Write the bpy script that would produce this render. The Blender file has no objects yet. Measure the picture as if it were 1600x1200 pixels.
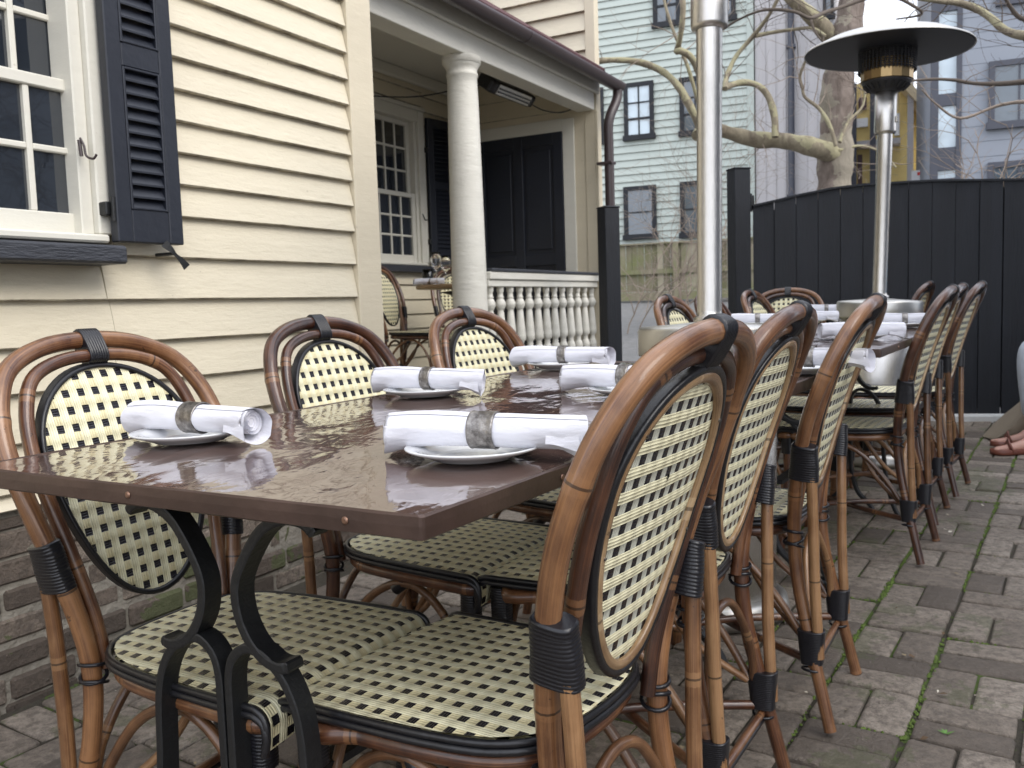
import bpy, bmesh, math, random
from mathutils import Vector, Matrix
R = math.radians
rnd = random.Random(7)
scene = bpy.context.scene
COL = scene.collection

# ------------------------------------------------------------ camera, sky, sun, exposure
FPX = 1391.6
PITCH, ROLL, EYE = R(4.984), R(1.853), 0.95
cam_data = bpy.data.cameras.new('camera')
cam = bpy.data.objects.new('camera', cam_data)
COL.objects.link(cam)
cam_data.sensor_width = 36
cam_data.lens = FPX/1600*36
cam_data.clip_end = 500
cam_data.clip_start = 0.02
CAMR = Matrix.Rotation(math.pi/2-PITCH, 3, 'X') @ Matrix.Rotation(-ROLL, 3, 'Z')
cam.matrix_world = Matrix.Translation((0, 0, EYE)) @ CAMR.to_4x4()
cam_data.dof.use_dof = True
cam_data.dof.focus_distance = 1.15
cam_data.dof.aperture_fstop = 15
scene.camera = cam

SUN_EL, SUN_AZ = R(40), R(128)          # azimuth measured from +Y towards +X
world = bpy.data.worlds.new('World')
scene.world = world
world.use_nodes = True
wn, wl = world.node_tree.nodes, world.node_tree.links
bg = wn['Background']
sky = wn.new('ShaderNodeTexSky')
sky.sky_type = 'NISHITA'
sky.sun_disc = False
sky.sun_elevation = SUN_EL
sky.sun_rotation = SUN_AZ
sky.dust_density = 3.0
wtc = wn.new('ShaderNodeTexCoord')
wmp = wn.new('ShaderNodeMapping'); wmp.inputs['Scale'].default_value = (1.6, 1.6, 4.0)
wno = wn.new('ShaderNodeTexNoise'); wno.inputs['Scale'].default_value = 1.4; wno.inputs['Detail'].default_value = 6
wrp = wn.new('ShaderNodeValToRGB')
wrp.color_ramp.elements[0].position = .36; wrp.color_ramp.elements[0].color = (.66, .66, .66, 1)
wrp.color_ramp.elements[1].position = .62; wrp.color_ramp.elements[1].color = (.97, .97, .97, 1)
wmx = wn.new('ShaderNodeMixRGB')
wmx.inputs['Color2'].default_value = (10.2, 10.6, 11.6, 1)
wl.new(wtc.outputs['Generated'], wmp.inputs[0]); wl.new(wmp.outputs[0], wno.inputs['Vector'])
wl.new(wno.outputs['Fac'], wrp.inputs[0]); wl.new(wrp.outputs[0], wmx.inputs['Fac'])
wl.new(sky.outputs[0], wmx.inputs['Color1']); wl.new(wmx.outputs[0], bg.inputs['Color'])
bg.inputs['Strength'].default_value = 0.112
sd = bpy.data.lights.new('sun', 'SUN')
sd.energy = 1.3
sd.angle = R(40)
sd.color = (1.0, .96, .90)
sun = bpy.data.objects.new('sun', sd)
COL.objects.link(sun)
sdir = Vector((math.sin(SUN_AZ)*math.cos(SUN_EL), math.cos(SUN_AZ)*math.cos(SUN_EL), math.sin(SUN_EL)))
sun.rotation_euler = sdir.to_track_quat('Z', 'Y').to_euler()
scene.view_settings.view_transform = 'Standard'
scene.view_settings.look = 'None'
scene.view_settings.exposure = 0.86
scene.view_settings.gamma = 1
scene.render.engine = 'CYCLES'

# ------------------------------------------------------------ placing helpers
def ray(px, py):
    return CAMR @ Vector(((px-800)/FPX, -(py-600)/FPX, -1))
def at(px, py, Y):                        # the point seen at a pixel, Y metres ahead
    r = ray(px, py)
    return Vector((0, 0, EYE)) + r*(Y/r.y)
def gz(x, y):                             # height of the ground
    z = .0048*x + .0183*y
    if y > 6.2: z += .052*(min(y, 19)-6.2)
    return z
def ong(px, py, h=0.0):                   # the point seen at a pixel, h above the patio
    g = Vector((-.0048, -.0183, 1)); c = Vector((0, 0, EYE)); r = ray(px, py)
    return c + r*((h-g.dot(c))/g.dot(r))

# ------------------------------------------------------------ object helpers
def tag(o, label=None, cat=None, group=None, kind=None):
    if label: o['label'] = label
    if cat: o['category'] = cat
    if group: o['group'] = group
    if kind: o['kind'] = kind
    return o
def empty(name, loc=(0, 0, 0), rz=0.0, label=None, cat=None, group=None):
    o = bpy.data.objects.new(name, None); COL.objects.link(o)
    o.location = loc; o.rotation_euler = (0, 0, rz)
    return tag(o, label, cat, group)
class MB:
    """collects faces with uv; build() links them as one mesh object"""
    def __init__(s): s.v = []; s.f = []; s.uv = []; s.sm = []; s.mi = []; s.c = []; s.cc = .5
    def add(s, vs, fs, uvs=None, smooth=True, mi=0):
        b = len(s.v); s.v += [tuple(p) for p in vs]
        for f in fs:
            s.f.append([b+i for i in f]); s.sm.append(smooth); s.mi.append(mi); s.c.append(s.cc)
            s.uv.append([tuple(uvs[i]) for i in f] if uvs else [(vs[i][0], vs[i][1]) for i in f])
    def build(s, name, mat=None, parent=None, mats=None):
        me = bpy.data.meshes.new(name)
        me.from_pydata(s.v, [], s.f)
        me.uv_layers.new(name='UVMap'); me.color_attributes.new('tone', 'FLOAT_COLOR', 'CORNER')
        uvf = [c for q in s.uv for p in q for c in (p[0], p[1])]
        cf = [c for i, q in enumerate(s.f) for _ in q for c in (s.c[i], s.c[i], s.c[i], 1.0)]
        me.uv_layers['UVMap'].data.foreach_set('uv', uvf); me.color_attributes['tone'].data.foreach_set('color', cf)
        me.polygons.foreach_set('use_smooth', s.sm); me.polygons.foreach_set('material_index', s.mi)
        for m in (mats or [mat]):
            if m: me.materials.append(m)
        me.validate(); me.update()
        o = bpy.data.objects.new(name, me); COL.objects.link(o)
        if parent: o.parent = parent
        return o
    # ---- shapes
    def box(s, a, b, bev=0.0, mi=0, M=None):
        x0, y0, z0 = a; x1, y1, z1 = b
        if x0 > x1: x0, x1 = x1, x0
        if y0 > y1: y0, y1 = y1, y0
        if z0 > z1: z0, z1 = z1, z0
        if bev <= 0:
            vs = [(x, y, z) for z in (z0, z1) for y in (y0, y1) for x in (x0, x1)]
            fs = [(0, 2, 3, 1), (4, 5, 7, 6), (0, 1, 5, 4), (2, 6, 7, 3), (0, 4, 6, 2), (1, 3, 7, 5)]
        else:
            e = min(bev, (x1-x0)/2.01, (y1-y0)/2.01, (z1-z0)/2.01)
            vs = []; idx = {}
            for ix, (X, sx) in enumerate(((x0, 1), (x1, -1))):
                for iy, (Y, sy) in enumerate(((y0, 1), (y1, -1))):
                    for iz, (Z, sz) in enumerate(((z0, 1), (z1, -1))):
                        for ax in range(3):
                            p = [X+sx*e, Y+sy*e, Z+sz*e]; p[ax] = (X, Y, Z)[ax]
                            idx[ix, iy, iz, ax] = len(vs); vs.append(tuple(p))
            g = lambda *k: idx[k]
            fs = []
            for ax in range(3):
                o1, o2 = [(1, 2), (2, 0), (0, 1)][ax]
                for sd_ in (0, 1):
                    q = []
                    for (i, j) in ((0, 0), (1, 0), (1, 1), (0, 1)):
                        k = [0, 0, 0]; k[ax] = sd_; k[o1] = i; k[o2] = j
                        q.append(g(*k, ax))
                    fs.append(q if sd_ else q[::-1])
                for i in (0, 1):
                    for j in (0, 1):
                        k0 = [0, 0, 0]; k1 = [0, 0, 0]
                        k0[o1] = k1[o1] = i; k0[o2] = k1[o2] = j; k1[ax] = 1
                        q = [g(*k0, o1), g(*k1, o1), g(*k1, o2), g(*k0, o2)]
                        fs.append(q if (i == j) else q[::-1])
            for ix in (0, 1):
                for iy in (0, 1):
                    for iz in (0, 1):
                        q = [g(ix, iy, iz, 0), g(ix, iy, iz, 1), g(ix, iy, iz, 2)]
                        fs.append(q if (ix+iy+iz) % 2 else q[::-1])
        if M is not None: vs = [tuple(M @ Vector(p)) for p in vs]
        s.add(vs, fs, [(p[0]+p[1], p[2]) for p in vs], smooth=False, mi=mi)
        return s
    def sweep(s, pts, prof, closed=False, up=None, mi=0, caps=True, smooth=True, u0=0.0):
        """pts: list of Vector; prof(i, arclen) -> list of (a, b) offsets in the local frame"""
        n = len(pts); pts = [Vector(p) for p in pts]
        tan = []
        for i in range(n):
            if closed: t = pts[(i+1) % n]-pts[i-1]
            else: t = pts[min(i+1, n-1)]-pts[max(i-1, 0)]
            tan.append(t.normalized() if t.length > 1e-9 else Vector((0, 0, 1)))
        vs = []; uvs = []; L = u0; nv = None; k = 0
        ref = Vector(up) if up else None
        for i in range(n):
            t = tan[i]
            if ref is not None: nv = ref - t*ref.dot(t)
            elif nv is None:
                a = Vector((0, 0, 1)) if abs(t.z) < .9 else Vector((1, 0, 0)); nv = a-t*a.dot(t)
            else: nv = nv-t*nv.dot(t)
            if nv.length < 1e-6: nv = Vector((1, 0, 0))-t*t.x
            nv = nv.normalized(); bn = t.cross(nv)
            if i: L += (pts[i]-pts[i-1]).length
            pr = prof(i, L); k = len(pr)
            for j, (a, b) in enumerate(pr):
                vs.append(pts[i]+nv*a+bn*b); uvs.append((L, j/k))
        fs = []
        m = n if closed else n-1
        for i in range(m):
            for j in range(k):
                a = i*k+j; b = i*k+(j+1) % k; c = ((i+1) % n)*k+(j+1) % k; d = ((i+1) % n)*k+j
                fs.append((a, b, c, d))
        s.add(vs, fs, uvs, smooth, mi)
        if caps and not closed:
            s.add([vs[j] for j in range(k)][::-1], [list(range(k))], None, False, mi)
            s.add([vs[(n-1)*k+j] for j in range(k)], [list(range(k))], None, False, mi)
        return s
    def tube(s, pts, r, seg=10, closed=False, mi=0, nodes=0, off=0.0, caps=True, u0=0.0):
        cs = [(math.cos(2*math.pi*j/seg), math.sin(2*math.pi*j/seg)) for j in range(seg)]
        rr = r if callable(r) else (lambda i, L: r)
        def prof(i, L):
            q = rr(i, L)
            if nodes:
                d = ((L+off) % nodes); d = min(d, nodes-d)
                q *= 1+.075*math.exp(-(d/.006)**2)
            return [(q*c, q*d_) for c, d_ in cs]
        return s.sweep(pts, prof, closed, mi=mi, caps=caps, u0=u0)
    def lathe(s, prof, seg=24, c=(0, 0, 0), mi=0, smooth=True, M=None):
        vs = []; uvs = []
        for (r_, z) in prof:
            for j in range(seg):
                a = 2*math.pi*j/seg
                vs.append((c[0]+r_*math.cos(a), c[1]+r_*math.sin(a), c[2]+z)); uvs.append((j/seg, z))
        fs = [(i*seg+j, i*seg+(j+1) % seg, (i+1)*seg+(j+1) % seg, (i+1)*seg+j) for i in range(len(prof)-1) for j in range(seg)]
        if M is not None: vs = [tuple(M @ Vector(p)) for p in vs]
        s.add(vs, fs, uvs, smooth, mi)
        if prof[0][0] > 1e-5: s.add(vs[:seg][::-1], [list(range(seg))], None, False, mi)
        if prof[-1][0] > 1e-5: s.add(vs[-seg:], [list(range(seg))], None, False, mi)
        return s
    def quad(s, a, b, c, d, uv=None, mi=0):
        s.add([a, b, c, d], [(0, 1, 2, 3)], uv, False, mi); return s
def spline(P, n=8, closed=False):
    P = [Vector(p) for p in P]; out = []; N = len(P)
    m = N if closed else N-1
    for i in range(m):
        if closed: p0, p1, p2, p3 = P[i-1], P[i], P[(i+1) % N], P[(i+2) % N]
        else: p0, p1, p2, p3 = P[max(i-1, 0)], P[i], P[i+1], P[min(i+2, N-1)]
        for k in range(n):
            t = k/n
            out.append(.5*((2*p1)+(p2-p0)*t+(2*p0-5*p1+4*p2-p3)*t*t+(3*p1-p0-3*p2+p3)*t**3))
    if not closed: out.append(P[-1])
    return out
def lerp(tab, x):
    if x <= tab[0][0]: return tab[0][1]
    for (a, p), (b, q) in zip(tab, tab[1:]):
        if x <= b: return p+(q-p)*(x-a)/(b-a)
    return tab[-1][1]
def copy_tree(o, parent=None):
    c = o.copy(); COL.objects.link(c); c.parent = parent
    for ch in [k for k in bpy.data.objects if k.parent == o]: copy_tree(ch, c)
    return c

# ------------------------------------------------------------ material helpers
class NT:
    def __init__(s, name):
        s.m = bpy.data.materials.new(name); s.m.use_nodes = True
        s.n = s.m.node_tree.nodes; s.l = s.m.node_tree.links; s.b = s.n['Principled BSDF']
    def node(s, t, **kw):
        n = s.n.new(t)
        for k, v in kw.items(): setattr(n, k, v)
        return n
    def plug(s, v, i):
        if hasattr(v, 'is_output') or isinstance(v, bpy.types.NodeSocket): s.l.new(v, i)
        else: i.default_value = v
    def m_(s, op, a, b=0.0, c=0.0, clamp=False):
        n = s.node('ShaderNodeMath', operation=op, use_clamp=clamp)
        s.plug(a, n.inputs[0]); s.plug(b, n.inputs[1]); s.plug(c, n.inputs[2]); return n.outputs[0]
    def mix(s, f, a, b, typ='MIX'):
        n = s.node('ShaderNodeMixRGB', blend_type=typ)
        for v, i in ((f, 0), (a, 1), (b, 2)):
            if isinstance(v, (tuple, list)): v = tuple(v)+((1,) if len(v) == 3 else ())
            s.plug(v, n.inputs[i])
        return n.outputs[0]
    def coord(s, which='Object', scale=(1, 1, 1), rot=(0, 0, 0)):
        t = s.node('ShaderNodeTexCoord'); mp = s.node('ShaderNodeMapping')
        mp.inputs['Scale'].default_value = scale; mp.inputs['Rotation'].default_value = rot
        s.l.new(t.outputs[which], mp.inputs[0]); return mp.outputs[0]
    def noise(s, vec, scale=5, detail=4, rough=.55, dist=0):
        n = s.node('ShaderNodeTexNoise'); s.l.new(vec, n.inputs['Vector'])
        n.inputs['Scale'].default_value = scale; n.inputs['Detail'].default_value = detail
        n.inputs['Roughness'].default_value = rough; n.inputs['Distortion'].default_value = dist
        return n.outputs['Fac']
    def ramp(s, f, stops):
        n = s.node('ShaderNodeValToRGB'); s.plug(f, n.inputs[0]); e = n.color_ramp.elements
        while len(e) < len(stops): e.new(.5)
        for i, (p, c) in enumerate(stops):
            e[i].position = p
            if isinstance(c, (int, float)): c = (c, c, c)
            e[i].color = tuple(c)+(1,)
        return n.outputs[0]
    def bump(s, h, dist=.01, strength=1.0, normal=None):
        n = s.node('ShaderNodeBump'); s.plug(h, n.inputs['Height'])
        n.inputs['Distance'].default_value = dist; n.inputs['Strength'].default_value = strength
        if normal: s.l.new(normal, n.inputs['Normal'])
        return n.outputs[0]
    def rand(s): return s.node('ShaderNodeObjectInfo').outputs['Random']
    def set(s, **kw):
        for k, v in kw.items():
            k = k.replace('_', ' ')
            i = s.b.inputs[k]
            if isinstance(v, tuple) and len(v) == 3 and i.type == 'RGBA': v = v+(1,)
            s.plug(v, i)
        return s.m
def simple(name, col, rough=.5, var=.15, scale=6, bump=.0, bscale=60, metallic=0.0, coat=0.0, stretch=(1, 1, 1), **kw):
    t = NT(name); v = t.coord('Object', stretch)
    n1 = t.noise(v, scale, 5)
    c = t.mix(n1, tuple(x*(1-var) for x in col), tuple(min(1, x*(1+var)) for x in col))
    d = dict(Base_Color=c, Roughness=rough, Metallic=metallic)
    if coat: d['Coat_Weight'] = coat
    if bump: d['Normal'] = t.bump(t.noise(v, bscale, 5), bump)
    d.update(kw)
    return t.set(**d)

# ------------------------------------------------------------ materials
def mat_bamboo(name, dark, mid, light, period=.27):
    t = NT(name); uv = t.coord('UV'); sx = t.node('ShaderNodeSeparateXYZ'); t.l.new(uv, sx.inputs[0])
    fib = t.noise(t.coord('UV', (5, 26, 1)), 1.0, 6, .65)
    blot = t.noise(t.coord('Object', (1, 1, .6)), 14, 5, .6)
    f = t.m_('ADD', t.m_('MULTIPLY', fib, .55), t.m_('MULTIPLY', blot, .55))
    f = t.m_('ADD', f, t.m_('MULTIPLY', t.m_('SUBTRACT', t.rand(), .5), .22))
    c = t.ramp(f, [(.38, dark), (.53, mid), (.72, light)])
    q = t.m_('FRACT', t.m_('DIVIDE', sx.outputs[0], period))
    d = t.m_('MULTIPLY', t.m_('MINIMUM', q, t.m_('SUBTRACT', 1.0, q)), period)
    wob = t.m_('MULTIPLY', t.noise(t.coord('UV', (3, 6, 1)), 3, 3), .006)
    band = t.m_('LESS_THAN', d, t.m_('ADD', wob, .007)); line = t.m_('LESS_THAN', d, .0016)
    c = t.mix(t.m_('MULTIPLY', band, .5), c, light)
    c = t.mix(t.m_('MULTIPLY', line, .75), c, tuple(x*.3 for x in dark))
    # scuffs and dark spots in the varnish
    sp = t.noise(t.coord('Object'), 55, 3, .7)
    c = t.mix(t.m_('MULTIPLY', t.m_('GREATER_THAN', sp, .69), .6), c, tuple(x*.35 for x in dark))
    h = t.m_('ADD', t.m_('MULTIPLY', fib, .5), t.m_('MULTIPLY', blot, .6))
    return t.set(Base_Color=c, Roughness=t.m_('ADD', .24, t.m_('MULTIPLY', blot, .26)), Normal=t.bump(h, .0016),
                 Coat_Weight=.6, Coat_Roughness=.13)
def mat_weave(name, p=.0272, back=False):
    t = NT(name)
    uv0 = t.coord('UV'); nz = t.node('ShaderNodeTexNoise'); t.l.new(uv0, nz.inputs['Vector'])
    nz.inputs['Scale'].default_value = 22; nz.inputs['Detail'].default_value = 2
    vm = t.node('ShaderNodeVectorMath', operation='MULTIPLY_ADD')
    t.l.new(nz.outputs['Color'], vm.inputs[0]); vm.inputs[1].default_value = (.0022, .0022, 0); t.l.new(uv0, vm.inputs[2])
    sx = t.node('ShaderNodeSeparateXYZ'); t.l.new(vm.outputs[0], sx.inputs[0])
    W = .47 if back else .46
    fu = t.m_('FRACT', t.m_('DIVIDE', sx.outputs[0], p)); fv = t.m_('FRACT', t.m_('DIVIDE', sx.outputs[1], p))
    iu = t.m_('LESS_THAN', fu, W); iv = t.m_('LESS_THAN', fv, W)
    blk = t.m_('MULTIPLY', iu, iv)
    tan_ = t.m_('MULTIPLY', iu, t.m_('SUBTRACT', 1.0, iv))
    ovr = t.m_('MULTIPLY', t.m_('SUBTRACT', 1.0, iu), iv)
    sv = t.m_('ABSOLUTE', t.m_('SINE', t.m_('MULTIPLY', fu, math.pi*3/W)))       # strands along v
    sh = t.m_('ABSOLUTE', t.m_('SINE', t.m_('MULTIPLY', fv, math.pi*3/W)))       # strands along u
    useh = blk if not back else t.m_('SUBTRACT', 1.0, ovr)
    st = t.m_('ADD', t.m_('MULTIPLY', sh, useh), t.m_('MULTIPLY', sv, t.m_('SUBTRACT', 1.0, useh)))
    cu = t.m_('COSINE', t.m_('MULTIPLY', t.m_('SUBTRACT', fu, W/2), 2*math.pi))
    cv = t.m_('COSINE', t.m_('MULTIPLY', t.m_('SUBTRACT', fv, W/2), 2*math.pi))
    hump = t.m_('MULTIPLY', t.m_('SUBTRACT', cv, cu), .7)
    h = t.m_('ADD', t.m_('MULTIPLY', t.m_('POWER', st, .6), .6), hump)
    tone = t.noise(t.coord('UV', (140, 14, 1)), 1, 3)
    cream = t.mix(tone, (.76, .70, .44), (.90, .87, .64))
    tanc = t.mix(tone, (.68, .59, .33), (.84, .77, .50))
    c = t.mix(tan_, cream, tanc)
    if back: c = t.mix(ovr, cream, t.mix(tone, (.42, .43, .36), (.58, .58, .49)))
    c = t.mix(t.m_('MULTIPLY', t.m_('LESS_THAN', st, .20), .25), c, (.22, .17, .08))
    c = t.mix(blk, c, (.010, .009, .013))
    return t.set(Base_Color=c, Roughness=t.m_('SUBTRACT', .46, t.m_('MULTIPLY', blk, .2)), Normal=t.bump(h, .0016))
def mat_siding(name, col, dirt=(.25, .21, .15), scale=1.0):
    t = NT(name); v = t.coord('Object')
    n1 = t.noise(t.coord('Object', (.7, 1, 3)), 2.2, 6, .6); n2 = t.noise(t.coord('Object', (14, 14, 90)), 1, 5, .6)
    c = t.mix(n1, tuple(x*.86 for x in col), tuple(min(1, x*1.07) for x in col))
    c = t.mix(t.m_('MULTIPLY', t.m_('GREATER_THAN', t.noise(v, 38, 4, .7), .70), .35), c, dirt)
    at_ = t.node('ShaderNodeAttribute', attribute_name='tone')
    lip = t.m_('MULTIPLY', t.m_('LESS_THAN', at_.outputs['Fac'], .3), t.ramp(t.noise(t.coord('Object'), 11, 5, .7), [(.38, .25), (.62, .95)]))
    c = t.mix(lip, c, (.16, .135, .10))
    h = t.m_('ADD', t.m_('MULTIPLY', n2, .5), t.m_('MULTIPLY', t.noise(t.coord('Object', (1, 1, 2.5)), 9, 6, .65), 1.3))
    return t.set(Base_Color=c, Roughness=.5, Normal=t.bump(h, .0032*scale))
M = {}
M['bamboo'] = mat_bamboo('bamboo_varnished', (.024, .008, .005), (.094, .034, .014), (.27, .130, .054))
M['bamboo_light'] = mat_bamboo('bamboo_honey', (.055, .023, .010), (.165, .075, .030), (.34, .19, .088), .41)
M['bamboo_pale'] = mat_bamboo('bamboo_pale', (.18, .10, .045), (.34, .22, .115), (.50, .36, .21), .33)
M['weave'] = mat_weave('cream_black_weave')
M['weave_back'] = mat_weave('cream_black_weave_reverse', back=True)
M['cord'] = simple('black_cord', (.010, .010, .013), .28, .3, 30, bump=.0004, bscale=300)
M['band'] = simple('black_binding', (.011, .011, .013), .33, .3, 20, bump=.0006, bscale=120)
M['siding'] = mat_siding('cream_siding', (.67, .605, .462))
M['trim'] = mat_siding('cream_trim', (.64, .57, .43), scale=.5)
M['white_trim'] = mat_siding('off_white_trim', (.66, .64, .565), scale=.4)
M['column'] = mat_siding('column_paint', (.68, .66, .59), scale=1.3)
M['shutter'] = simple('blue_black_paint', (.013, .016, .025), .42, .25, 5, bump=.0012, bscale=45)
M['sill'] = simple('black_sill_paint', (.032, .035, .044), .45, .3, 5, bump=.004, bscale=40, stretch=(1, 2.5, 5))
M['iron'] = simple('cast_iron', (.0065, .0072, .0082), .5, .35, 14, bump=.0014, bscale=110)
M['gutter'] = simple('brown_gutter', (.050, .036, .037), .35, .2, 4, bump=.0006)
M['roof'] = simple('brown_roof_metal', (.090, .040, .042), .5, .2, 3)
M['fence_black'] = simple('black_fence_paint', (.0095, .0115, .0165), .66, .6, 2.2, bump=.004, bscale=26, stretch=(5, 5, .5))
M['steel'] = simple('brushed_steel', (.60, .58, .55), .27, .12, 3, metallic=1.0, bump=.0006, bscale=60, stretch=(10, 10, .3))
M['steel_dull'] = simple('dull_steel', (.55, .54, .51), .38, .12, 4, metallic=1.0, bump=.0004)
M['brass'] = simple('heated_brass', (.38, .265, .13), .3, .4, 7, metallic=1.0)
M['dark_metal'] = simple('sooty_metal', (.05, .05, .055), .5, .4, 8, metallic=.7)
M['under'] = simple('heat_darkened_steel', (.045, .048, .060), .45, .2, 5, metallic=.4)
M['china'] = simple('white_china', (.72, .73, .74), .12, .03, 5, coat=.5)
def mat_cloth():
    t = NT('white_napkin_cloth'); v = t.coord('Object')
    h = t.m_('ADD', t.m_('MULTIPLY', t.noise(t.coord('Object', (9, 26, 26)), 1, 4, .5), 3.0), t.m_('MULTIPLY', t.noise(v, 900, 2), .1))
    return t.set(Base_Color=(.68, .68, .735), Roughness=.85, Normal=t.bump(h, .003), Sheen_Weight=.3,
                 Subsurface_Weight=.12, Subsurface_Radius=(.01, .01, .012))
M['cloth'] = mat_cloth()
def mat_ring():
    t = NT('tarnished_ring'); v = t.coord('Object')
    n = t.noise(v, 60, 5, .7)
    return t.set(Base_Color=t.ramp(n, [(.35, (.10, .09, .085)), (.6, (.34, .32, .30)), (.8, (.55, .53, .50))]), Metallic=.9,
                 Roughness=.33, Normal=t.bump(t.noise(v, 160, 4, .6), .0012))
M['ring'] = mat_ring()
def mat_top():
    t = NT('copper_tabletop'); v = t.coord('Object')
    base = t.mix(t.noise(v, 9, 6, .7), (.066, .038, .031), (.130, .080, .066))
    sp = t.noise(v, 170, 3, .8)
    base = t.mix(t.m_('MULTIPLY', t.m_('GREATER_THAN', sp, .68), .5), base, (.30, .22, .20))
    w1 = t.noise(t.coord('Object', (1, .55, 1), (0, 0, R(-25))), 7, 3, .45, .6)
    w2 = t.noise(t.coord('Object', (1, .5, 1), (0, 0, R(-25))), 26, 3, .5, .8)
    h = t.m_('ADD', w1, t.m_('MULTIPLY', w2, .16))
    return t.set(Base_Color=base, Roughness=.085, Specular_IOR_Level=.62, Normal=t.bump(h, .0072),
                 Coat_Weight=.55, Coat_Roughness=.03, Coat_Normal=t.bump(h, .0055))
M['top'] = mat_top()
M['edge'] = simple('tarnished_copper_edge', (.085, .055, .045), .40, .5, 16, metallic=.5, bump=.0016, bscale=24)
M['nail'] = simple('copper_nail', (.22, .13, .09), .4, .3, 60, metallic=.7)
M['top_far'] = simple('weathered_tabletop', (.13, .10, .10), .18, .25, 9, coat=.3)
M['wood_top'] = simple('wooden_tabletop', (.34, .22, .12), .4, .2, 6)
def mat_glass_pane(name, col=(.012, .015, .02), wav=.0025):
    t = NT(name)
    return t.set(Base_Color=t.mix(t.noise(t.coord('Object'), 2.2, 2), col, tuple(x*2.2 for x in col)), Roughness=.03,
                 Specular_IOR_Level=.9, Normal=t.bump(t.noise(t.coord('Object'), 5, 2), wav), Coat_Weight=.6, Coat_Roughness=.02)
M['pane'] = mat_glass_pane('window_glass')
M['pane_far'] = mat_glass_pane('far_window_glass', (.05, .065, .08), .006)
def mat_clear():
    t = NT('clear_glass'); return t.set(Base_Color=(1, 1, 1), Roughness=.01, Transmission_Weight=1.0, IOR=1.45)
M['glass'] = mat_clear()
def mat_brick(name, a, b, c_, moss=.25, rough=.85):
    t = NT(name); v = t.coord('Object')
    at_ = t.node('ShaderNodeAttribute', attribute_name='tone')
    n = t.noise(v, 11, 7, .75)
    f = t.m_('ADD', t.m_('MULTIPLY', at_.outputs['Fac'], .62), t.m_('MULTIPLY', n, .42))
    c = t.ramp(f, [(.22, a), (.5, b), (.80, c_)])
    c = t.mix(t.ramp(t.noise(v, 42, 6, .8), [(.42, 0), (.60, .75)]), c, tuple(x*.45 for x in b))
    m = t.m_('MULTIPLY', t.m_('GREATER_THAN', t.m_('ADD', t.noise(v, 3.2, 5, .6), t.m_('MULTIPLY', t.noise(v, 45, 3), .22)), .70), moss*2.2)
    c = t.mix(m, c, (.085, .105, .035))
    sp = t.m_('GREATER_THAN', t.noise(v, 120, 3, .7), .70)
    c = t.mix(t.m_('MULTIPLY', sp, .45), c, tuple(x*1.7 for x in c_))
    h = t.m_('ADD', n, t.m_('MULTIPLY', t.noise(v, 60, 6, .75), .8))
    return t.set(Base_Color=c, Roughness=t.m_('SUBTRACT', rough, t.m_('MULTIPLY', n, .4)), Normal=t.bump(h, .013))
M['paver'] = mat_brick('paving_brick', (.125, .100, .079), (.255, .210, .168), (.385, .326, .266), .17, .85)
M['wallbrick'] = mat_brick('old_foundation_brick', (.085, .065, .050), (.160, .125, .098), (.270, .220, .175), .34, .95)
def mat_joint():
    t = NT('sandy_joint_moss'); v = t.coord('Object')
    big = t.noise(t.coord('Object', (1, 1, 1)), 1.5, 4, .6)
    f = t.m_('ADD', t.m_('MULTIPLY', big, .75), t.m_('MULTIPLY', t.noise(v, 22, 4, .7), .4))
    gm = t.mix(t.noise(v, 60, 4), (.045, .075, .014), (.13, .19, .035))
    c = t.mix(t.m_('GREATER_THAN', f, .625), t.mix(t.noise(v, 90, 4), (.025, .022, .016), (.12, .10, .07)), gm)
    return t.set(Base_Color=c, Roughness=.95, Normal=t.bump(t.noise(v, 140, 5, .8), .01))
M['joint'] = mat_joint()
M['mortar'] = simple('crumbling_mortar', (.235, .215, .18), .95, .45, 14, bump=.012, bscale=40)
M['moss'] = simple('green_moss', (.105, .155, .030), .95, .5, 40, bump=.01, bscale=90)

# ------------------------------------------------------------ ground
def grid_sheet(name, x0, x1, y0, y1, n, dz, mat, f=gz):
    m = MB(); vs = []; nx, ny = n
    for j in range(ny+1):
        for i in range(nx+1):
            x = x0+(x1-x0)*i/nx; y = y0+(y1-y0)*j/ny; vs.append((x, y, f(x, y)+dz))
    m.add(vs, [(j*(nx+1)+i, j*(nx+1)+i+1, (j+1)*(nx+1)+i+1, (j+1)*(nx+1)+i) for j in range(ny) for i in range(nx)])
    return tag(m.build(name, mat), kind='structure')
grid_sheet('ground', -90, 90, -60, 120, (60, 90), -.062, simple('bare_ground', (.15, .13, .105), .95, .3, 2, bump=.02, bscale=20))
grid_sheet('driveway', -5, 6.5, 5.9, 19.2, (8, 30), -.012, simple('grey_gravel', (.20, .20, .20), .95, .35, 9, bump=.03, bscale=70))
grid_sheet('patio_bed', -3.4, 6.0, -2.5, 6.0, (16, 16), -.009, M['joint'])
PAZ = R(33)
pu = Vector((math.sin(PAZ), math.cos(PAZ), 0)); pv = Vector((pu.y, -pu.x, 0))
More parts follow.
